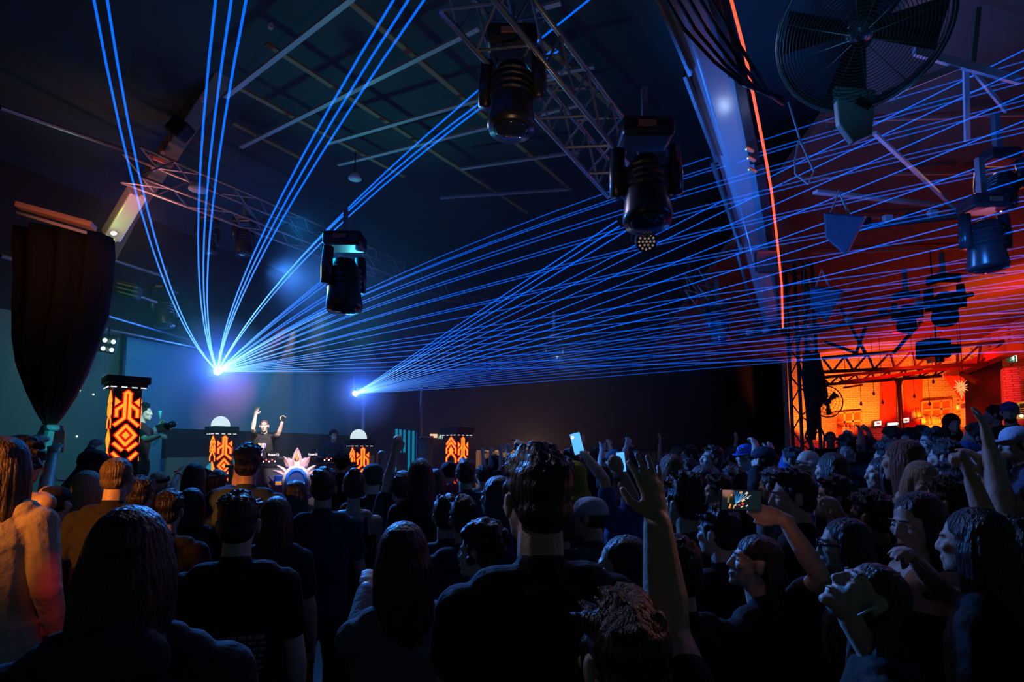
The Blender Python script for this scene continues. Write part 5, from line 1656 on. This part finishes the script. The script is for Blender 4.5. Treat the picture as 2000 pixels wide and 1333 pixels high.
# more of the front-left floor
P(330, 1000, 3.3, 'short', BK, 'tee', TB, 'dark head and shoulders between the buzz cut man and the text shirt', yaw=10)
P(375, 985, 3.9, 'bob', BK, 'tee', TN, 'dark bob-haired person left of the text shirt man', yaw=10, sex='f')
P(540, 1010, 3.1, 'long', BK, 'tee', (.02, .04, .06), 'dark long-haired figure right of the text shirt man', yaw=12, sex='f')
P(870, 1010, 3.2, 'short', BK, 'tee', TN, 'dark figure below the short-haired man in navy at centre', yaw=20)
P(905, 1015, 3.0, 'short', BK, 'tee', TN, 'dark figure above the curly head, left of the tall man', yaw=20)
0 and P(60, 1010, 2.6, 'long', BK, 'long', TB, 'dark figure beside the cream jacket at left', yaw=6, sex='f')
0 and P(735, 1000, 2.9, 'bob', BK, 'long', TG, 'dim grey-clad figure behind the long-haired woman in grey', yaw=18, sex='f')

# ---- the DJ, the camera operator and the stage hand
DJ_ARMS = {'R': (497, 842, 501, 818, 'open', True), 'L': (545, 851, 552, 826, 'relax', True)}
P(516, 833, 11.0, 'buzz', (.12, .03, .02), 'tee', (.02, .02, .022), 'DJ in a printed black T-shirt with both arms raised behind the table', yaw=192, hyaw=200, z0=.65, skin=2, face=True, vox=.008, arms={'R': (494, 838, 499, 812, 'open', True), 'L': (544, 850, 551, 826, 'relax', True)}, extra=(chest_print,))
CAMP = P(281, 806, 8.6, 'short', BK, 'tee', TB, 'camera operator on stage, half hidden by the tallest totem', yaw=-72, hyaw=-78, z0=.65, skin=2, vox=.009, arms={'R': (286, 860, 309, 853, 'grip', True), 'L': (297, 846, 309, 832, 'grip')})
P(652, 852, 12.6, 'curly', BK, 'long', (.04, .09, .1), 'dim stage hand with curly hair and white face mask left of the right-hand totem', yaw=200, z0=.65, skin=2, extra=(face_mask,))

# ---- things people hold
def phone(c, right, up, label, w=.155, h=.075, scr=None):
    right = V(right).normalized()
    n = right.cross(V(up)).normalized()
    up = n.cross(right)
    m = Matrix((right, up, n)).transposed()
    o = thing('phone', c, label, 'phone')
    MB().box(c, (w, h, .008), m).build('body', GLOSS, o, bevel=.003)
    MB().box(c + n * .0045, (w * .95, h * .93, .001), m).build('screen', scr, o)
    MB().box(c - n * .006 + right * w * .38, (.025, .025, .004), m).build('camera_bump', GREYM, o, bevel=.002)
    return o


Wp = J7['R'][2]
cph = at(1447, 977, Wp.y - .035)
ph = phone(cph, (1, .12, -.03), (-.05, -.1, 1), 'phone held sideways showing the bright stage, in the raised hand at right', scr=mat('dark_screen', (.006, .008, .012), .15, emit=(.004, .01, .014), power=1))
pr = V((1, .12, -.03)).normalized()
pn_ = pr.cross(V((-.05, -.1, 1))).normalized()
pu = pn_.cross(pr)
M_PS = {k: emis('screen_' + k, c, .9, False) for k, c in (('blue', (.02, .3, .8)), ('white', (.8, .9, 1)), ('orange', (1, .3, .04)), ('red', (.9, .05, .02)), ('cream', (1, .7, .4)), ('olive', (.15, .12, .03)))}


def dab(a, b, c, d, w, k):
    "stroke on the phone picture, in millimetres from the screen middle"
    p, q = cph + pn_ * .0052 + (pr * a + pu * b) * .001, cph + pn_ * .0052 + (pr * c + pu * d) * .001
    return MB().bar(p, q, w * .001, .0008, up=pn_).build('picture_' + k, M_PS[k], ph)


for x in (-6, 0, 6, 14, 24):
    dab(-22, -14, -18 + x * 1.5, 30, 1.6, 'blue')
for x in (8, 20, 34):
    dab(-20, -12, x, 18, 1.0, 'white')
dab(-14, -6, 2, 22, 2.4, 'blue')
for a, b, c, d, w, k in ((-46, -30, -40, -14, 6, 'orange'), (-50, -10, -48, 20, 7, 'olive'), (-8, 24, 0, 30, 7, 'orange'), (14, 22, 22, 28, 7, 'cream'), (0, -4, 12, 2, 6, 'cream'), (2, -16, 8, -10, 8, 'red'), (-10, -20, -6, -16, 6, 'red'), (-28, -22, -20, -16, 4, 'cream'), (18, -22, 24, -18, 4, 'white'), (20, 6, 26, 9, 4, 'white'), (-40, 14, -36, 20, 4, 'orange'), (-30, -30, -26, -20, 4, 'orange'), (-2, -26, 6, -22, 3, 'cream')):
    dab(a, b, c, d, w, k)
lamp('POINT', cph + V((.02, -.12, 0)), (1, .4, .3), .12, .02)
W5 = J55['L'][2]
M_SCR2 = emis('blue_phone_screen', (.08, .35, .9), 1.6)
phone(at(1127, 867, W5.y), (.25, 0, -1), (1, 0, .25), 'glowing upright phone raised at arm length, centre right', scr=M_SCR2)
phone(at(1213, 903, J55['R'][2].y - .02), (.1, 0, -1), (1, 0, .1), 'small blue lit phone upright above the dark cap, centre right', w=.13, h=.055, scr=M_SCR2)
tag(MB().ell(at(1118, 855, W5.y), (.012, .012, .012), n=10, m=6).build('torch_lamp', emis('torch', (1, 1, 1), 4)), 'tiny white torch light at the top of the raised phone', 'light')
o = thing('video_camera', at(318, 838, 8.3), 'video camera rig with a top light in the operator hands', 'camera')
c = at(320, 836, 8.2)
MB().box(c, (.16, .18, .12), Euler((0, R(-20), R(20))).to_matrix()).build('body', M_FIX, o, bevel=.015)
MB().lathe(c + V((.06, -.05, .02)), V((.9, -.3, .2)), ((0, .04), (.12, .045), (.14, .05), (.14, 0))).build('lens', GLOSS, o, True)
MB().tube([at(313, 820, 8.2), at(312.5, 808, 8.2), at(313, 803, 8.2)], [.012, .02, .025], 8).build('top_light', PALEM, o, True)
MB().cyl(at(312, 852, 8.15), at(299, 871, 8.15), .012).build('handle_bar', mat('cyan_rod', (.2, .6, .7), .3, .4), o)
MB().box(at(329, 832, 8.2), (.1, .03, .07)).build('monitor', GLOSS, o)


# ---------------------------------------------------------------- the bar
def plate(x0, y0, x1, y1, Y, th, slope=0.0):
    "upright slab filling photo rectangle at distance Y"
    return [at(x0, y1 + slope, Y), at(x1, y1 - slope, Y), at(x1, y0 - slope, Y), at(x0, y0 + slope, Y)]


M_WOOD = mat('painted_wood', (.45, .3, .22), .7)
M_PANE = mat('window_pane', (.5, .1, .05), .25)
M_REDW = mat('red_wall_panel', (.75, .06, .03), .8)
YB = BY - .02
for k, (x0, y0, x1, y1) in enumerate(((1632, 806, 1682, 842), (1800, 784, 1857, 816))):
    o = struct(MB().prism(plate(x0, y0, x1, y1, YB, .05, 2), (0, -.05, 0)).build('window_%d' % (k + 1), M_PANE))
    t = MB()
    for f in (0, .33, .66, 1):
        t.bar(at(x0 + (x1 - x0) * f, y0 - 2 * (2 * f - 1), YB - .07), at(x0 + (x1 - x0) * f, y1 - 2 * (2 * f - 1), YB - .07), .05)
    for f in (0, .5, 1):
        t.bar(at(x0, y0 + (y1 - y0) * f + 2, YB - .07), at(x1, y0 + (y1 - y0) * f - 2, YB - .07), .05)
    t.build('window_frame', M_WOOD, o)
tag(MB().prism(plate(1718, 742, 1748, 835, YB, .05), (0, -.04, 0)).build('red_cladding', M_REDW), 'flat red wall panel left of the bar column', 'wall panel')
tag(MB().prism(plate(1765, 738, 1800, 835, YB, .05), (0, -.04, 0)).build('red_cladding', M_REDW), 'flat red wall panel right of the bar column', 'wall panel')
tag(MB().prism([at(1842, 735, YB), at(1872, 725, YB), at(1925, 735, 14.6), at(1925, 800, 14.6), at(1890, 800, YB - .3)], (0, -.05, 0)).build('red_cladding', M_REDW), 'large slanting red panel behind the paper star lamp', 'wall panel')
# black column wrapped with a vine
o = thing('bar_column', V((at(1755, 850, 13.5).x, 13.5, .3)), 'slim black column wrapped in a dark vine in the bar', 'column')
p = at(1755, 740, 13.5)
MB().cyl((p.x, 13.5, .3), (p.x, 13.5, p.z), .05).build('post', BLACKM, o, True)
for sx in (-1, 1):
    MB().tube([(p.x, 13.5, p.z - .25), (p.x + .06 * sx, 13.5, p.z - .06), (p.x + .16 * sx, 13.5, p.z + .06)], .03, 6).build('bracket', BLACKM, o)
t = MB()
rng = random.Random(2)
for k in range(70):
    z = rng.uniform(.6, 2.6)
    a = rng.uniform(0, 6.28)
    b = V((p.x + .06 * math.cos(a), 13.5 + .06 * math.sin(a), z))
    t.prism([b, b + V((.05 * math.cos(a), .02, .03)), b + V((.09 * math.cos(a), 0, .08))], (0, .004, .0))
t.build('vine_leaves', mat('vine', (.05, .04, .02), .8), o)
# roof trusses
M_RT = mat('black_roof_steel', (.03, .015, .012), .6)
for (y0, y1, yb0, yb1, Yt), l in zip(((700, 668, 727, 712, 12.6), (738, 712, 752, 735, 13.8)), ('nearer black roof truss across the bar', 'farther black roof truss across the bar')):
    o = thing('bar_truss', at(1600, y0, Yt), l, 'truss', 'black roof trusses over the bar')
    x0, x1 = 1606, 1868 if Yt > 13 else 1960
    MB().bar(at(x0, y0, Yt), at(x1, y1, Yt), .07).build('top_chord', M_RT, o)
    MB().bar(at(x0, yb0, Yt), at(x1 - 30, yb1, Yt), .07).build('bottom_chord', M_RT, o)
    t = MB()
    for k in range(8):
        f0, f1 = k / 8, (k + 1) / 8
        A = at(x0 + (x1 - x0) * f0, y0 + (y1 - y0) * f0, Yt)
        M2 = (f0 + f1) / 2
        B = at(x0 + (x1 - 30 - x0) * M2, yb0 + (yb1 - yb0) * M2, Yt)
        Cc = at(x0 + (x1 - x0) * f1, y0 + (y1 - y0) * f1, Yt)
        t.bar(A, B, .035)
        t.bar(B, Cc, .035)
    t.build('web', M_RT, o)
for (x0, y0, x1, y1), l in zip(((1612, 668, 1672, 690), (1690, 690, 1642, 600), (1650, 625, 1690, 600), (1745, 690, 1800, 628), (1672, 690, 1690, 640)), ('first dark roof brace over the bar, lowest left', 'long dark roof brace over the bar', 'short dark brace high over the bar', 'dark curved brace rising right over the bar', 'small dark brace left over the bar')):
    tag(MB().bar(at(x0, y0, 12.0), at(x1, y1, 11.2), .05).build('roof_brace', M_RT), l, 'roof brace')
tag(MB().bar(at(1868, 726, 14.0), at(1982, 680, 11.8), .28, .2).build('rake_beam', mat('red_beam', (.5, .1, .06), .6)), 'thick red beam slanting up to the exit sign', 'roof beam')
tag(MB().bar(at(1640, 748, 13.4), at(1870, 718, 13.4), .06, .08).build('service_duct', RED_DULL), 'long dull red duct under the bar truss', 'duct')
tag(MB().bar(at(1648, 758, 14.6), at(1684, 752, 14.6), .06, .05).cyl(at(1652, 757, 14.6), V((at(1652, 757, 14.6).x, 14.6, 4.6)), .008).build('tube_light', M_RT), 'unlit tube light below the duct', 'ceiling light')
tag(MB().bar(at(1878, 730, 13), at(1910, 748, 12.4), .09).cyl(at(1880, 731, 13), V((at(1880, 731, 13).x, 13, 5.0)), .01).build('projector_arm', M_RT), 'dark slanting bar below the thick red beam', 'bar')
o = thing('unit_heater', at(1835, 690, 9.5), 'black box heater unit hanging in front of the bar', 'heater')
MB().box(at(1822, 683, 9.5), (.34, .4, .32), Euler((0, R(4), 0)).to_matrix()).build('body', M_FIX, o, bevel=.03)
MB().box(at(1852, 684, 9.5), (.24, .3, .16)).build('side_box', M_FIX, o, bevel=.02)
MB().cyl(at(1835, 698, 9.4), at(1836, 708, 9.4), .06).build('spout', M_FIX, o)
MB().cyl(at(1828, 665, 9.5), V((at(1828, 665, 9.5).x, 9.5, 5.5)), .012).build('hanger', M_FIX, o)
tag(MB().box(at(1838, 702, 11.5), (.52, .1, .09), Euler((0, R(-8), 0)).to_matrix()).build('strip_light', mat('white_enamel', (.85, .6, .55), .4)), 'pale strip light under the black heater', 'ceiling light')
# doorway and brick pillar at the right
struct(MB().prism([at(1884, 708, 14.0), at(1958, 690, 13.1), at(1962, 880, 13.1), at(1888, 880, 14.0)], (-.06, -.06, 0)).build('door_1', mat('dark_door', (.05, .02, .015), .8)))  # dark slab stands for the shade inside the open doorway
pc = at(1972, 800, 12.4)
struct(MB().prism([at(1959, 720, 12.4), at(1992, 716, 12.2), at(1998, 900, 12.2), at(1966, 900, 12.4)], (.2, .3, 0)).build('trim_pillar', M_BRICK))
o = thing('menu_frame', at(1992, 802, 11.6), 'yellow framed notice board on the brick pillar, right edge', 'notice board')
MB().prism([at(1988, 788, 11.8), at(2008, 785, 11.7), at(2008, 816, 11.7), at(1988, 818, 11.8)], (0, -.02, 0)).build('board', mat('notice', (.12, .05, .03), .6), o)
t = MB()
q = [at(1988, 788, 11.75), at(2010, 785, 11.65), at(2010, 816, 11.65), at(1988, 818, 11.75)]
for a, b in zip(q, q[1:] + q[:1]):
    t.bar(a, b, .035)
t.build('frame', emis('yellow_frame', (1, .45, .06), .5), o)
for k in range(4):
    MB().bar(at(1992, 799 + k * 4, 11.7), at(2004, 797 + k * 4, 11.65), .03, .01).build('text_line', emis('amber_text', (1, .4, .08), .5), o)
MB().ell(at(1995, 813, 11.6), (.04, .03, .03)).build('glow_lamp', emis('amber_lamp', (1, .7, .3), 4), o, True)
# paper star lamp, shelves, bottles, till screens, notice
o = thing('paper_star', at(1878, 758, 13.2), 'spiky pale paper star lamp hanging in the bar', 'lamp')
c = at(1877, 757, 13.2)
t = MB()
for k in range(14):
    a = R(k * 360 / 14)
    d = V((math.cos(a), 0, math.sin(a)))
    t.lathe(c + d * .03, d, ((0, .022), (.05 + .05 * (k % 2), .015), (.13 + .03 * (k % 3), .002)), 6)
t.build('spikes', emis('paper_glow', (1, .5, .16), .8), o)
MB().tube([c - UP * .05, c - UP * .2, c - UP * .27], [.03, .02, .008], 6).build('tail', emis('paper_glow2', (1, .5, .16), .6), o)
MB().cyl(c + UP * .1, V((c.x, c.y, 4.95)), .006, n=5).build('cord', BLACKM, o)
YS = BY - .13
for (x0, x1, ys, n, l), gname in zip(((1636, 1682, 851, 14, 'left bar shelf of glowing bottles under the window'), (1802, 1858, 832, 18, 'right bar shelf of bottles, upper row'), (1806, 1862, 845, 18, 'right bar shelf of bottles, lower row'), (1782, 1800, 820, 6, 'short dark shelf of bottles beside the till screen')), ('bottles on the left bar shelf', 'bottles on the upper right bar shelf', 'bottles on the lower right bar shelf', 'bottles on the short dark bar shelf')):
    a, b = at(x0 - 2, ys, YS), at(x1 + 2, ys - 3, YS)
    tag(MB().bar(a, b, .2, .03).build('bar_shelf', M_WOOD), l, 'shelf')
    gl = [mat('bottle_glass_%d' % j, cc, .12, spec=.8) for j, cc in enumerate(((.8, .5, .2), (.6, .15, .05), (.9, .75, .5)))]
    for k in range(n):
        p = a.lerp(b, (k + .7) / (n + .4)) + UP * .015
        h = rng.uniform(.2, .3)
        bt = thing('bottle', p, 'small bottle standing on the bar shelf: ' + gname.replace('bottles on the ', ''), 'bottle', gname)
        MB().lathe(p, UP, ((0, .032), (h * .6, .032), (h * .72, .013), (h * .97, .012), (h * .97, 0)), 8).build('glass', rng.choice(gl), bt, True)
        MB().cyl(p + UP * h * .95, p + UP * h * 1.03, .014, n=6).build('cap', BLACKM, bt)
M_TILL = emis('white_till_screen', (1, .95, .95), 1.1)
for x0, y0, x1, y1, l in ((1707, 822, 1722, 833, 'left white till screen with small orange mark'), (1732, 825, 1755, 833, 'wide white lit screen behind the bar column'), (1762, 816, 1776, 827, 'right white till screen with small red mark')):
    o = thing('till_screen', at((x0 + x1) / 2, y1, BY - .13), l, 'screen')
    MB().prism(plate(x0, y0, x1, y1, BY - .13, .05, .8), (0, .13, 0)).build('housing', M_FIX, o)
    MB().prism(plate(x0 + 1, y0 + 1, x1 - 1, y1 - 1, BY - .15, .05, .8), (0, -.01, 0)).build('display', M_TILL, o)
    if x1 - x0 < 20:
        MB().ell(at((x0 + x1) / 2 + 1, (y0 + y1) / 2, BY - .17), (.05, .01, .03), n=8, m=5).build('mark', emis('orange_mark', (1, .2, .05), .8), o)
o = thing('white_board', at(1890, 790, 14.2), 'long pale board on the red bar wall below the star lamp', 'board')
MB().prism([at(1868, 792, 14.4), at(1902, 783, 14.0), at(1902, 793, 14.0), at(1868, 800, 14.4)], (0, -.04, 0)).build('face', mat('pale_board', (.85, .7, .6), .6), o)
tag(MB().box(at(1912, 785, 14.0), (.12, .1, .26)).build('wall_speaker', M_FIX), 'small dark wall speaker in the bar right of the board', 'speaker')
tag(MB().prism([at(1903, 795, 13.9), at(1910, 792, 13.9), at(1912, 802, 13.9), at(1906, 808, 13.9)], (0, -.03, 0)).build('pink_sign', emis('pink_sign', (1, .25, .2), .7)), 'small pink glowing sign right of the pale board', 'sign')
for x, y, y1 in ((1707, 770, 690), (1724, 787, 735), (1786, 775, 720), (1823, 747, 715), (1816, 790, 722), (1682, 790, 745)):
    pn = thing('pendant_lamp', at(x, y, 14.0), 'dark pendant hanging on a thin cord in the bar, ' + {1707: 'left of the red panels', 1724: 'over the left red panel', 1786: 'over the right red panel', 1823: 'high above the right bar window', 1816: 'low above the right bar window', 1682: 'beside the left bar window'}[x], 'pendant lamp')
    MB().cyl(at(x, y, 14.0), V((at(x, y, 14.0).x, 14.0, 4.75)), .006, n=5).build('cord', BLACKM, pn)
    MB().lathe(at(x, y + 3, 14.0), UP, ((0, .01), (.03, .035), (.09, .02), (.11, .006)), 10).build('bulb_holder', BLACKM, pn, True)
cb = thing('bar_counter', V((at(1750, 860, 14.3).x, 14.3, .3)), 'bar counter with front lit red', 'counter')
a, b = at(1600, 880, 14.2), at(1890, 872, 13.8)
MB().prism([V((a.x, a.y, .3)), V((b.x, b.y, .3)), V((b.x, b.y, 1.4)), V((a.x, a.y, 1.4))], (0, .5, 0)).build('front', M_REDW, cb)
MB().prism([V((a.x - .05, a.y - .05, 1.4)), V((b.x + .05, b.y - .05, 1.4)), V((b.x + .05, b.y - .05, 1.45)), V((a.x - .05, a.y - .05, 1.45))], (0, .6, 0)).build('worktop', M_WOOD, cb)
# second cage fan on the tower
o = thing('cage_fan', at(1618, 785, 9.4), 'wire cage fan hanging beside the scaffold tower, against the orange bar', 'fan')
c = at(1616, 785, 9.4)
t = MB()
for r in (.26, .2, .14, .08):
    t.tube([c + V((r * math.cos(R(a)), -.03 * (1 - r / .26), r * math.sin(R(a)))) for a in range(0, 361, 12)], .010 if r == .26 else .004, 5)
t.build('wire_ring', BLACKM, o)
t = MB()
for k in range(20):
    a = R(18 * k)
    t.tube([c + V((.05 * math.cos(a), -.04, .05 * math.sin(a))), c + V((.26 * math.cos(a), 0, .26 * math.sin(a)))], .004, 4)
t.build('wire_spoke', BLACKM, o)
MB().lathe(c + V((0, .1, 0)), V((0, -1, 0)), ((0, .03), (.05, .05), (.13, .05), (.15, .01))).build('motor', BLACKM, o, True)
for k in range(3):
    a = R(120 * k + 40)
    u, w = V((math.cos(a), 0, math.sin(a))), V((-math.sin(a), 0, math.cos(a)))
    MB().prism([c + u * .04 - w * .02, c + u * .22 - w * .07, c + u * .22 + w * .05 + V((0, .04, 0)), c + u * .04 + w * .02], (0, .006, 0)).build('blade', RED_DULL, o)
MB().cyl(c + V((0, .05, -.05)), at(1590, 770, 9.9), .015).build('arm', BLACKM, o)
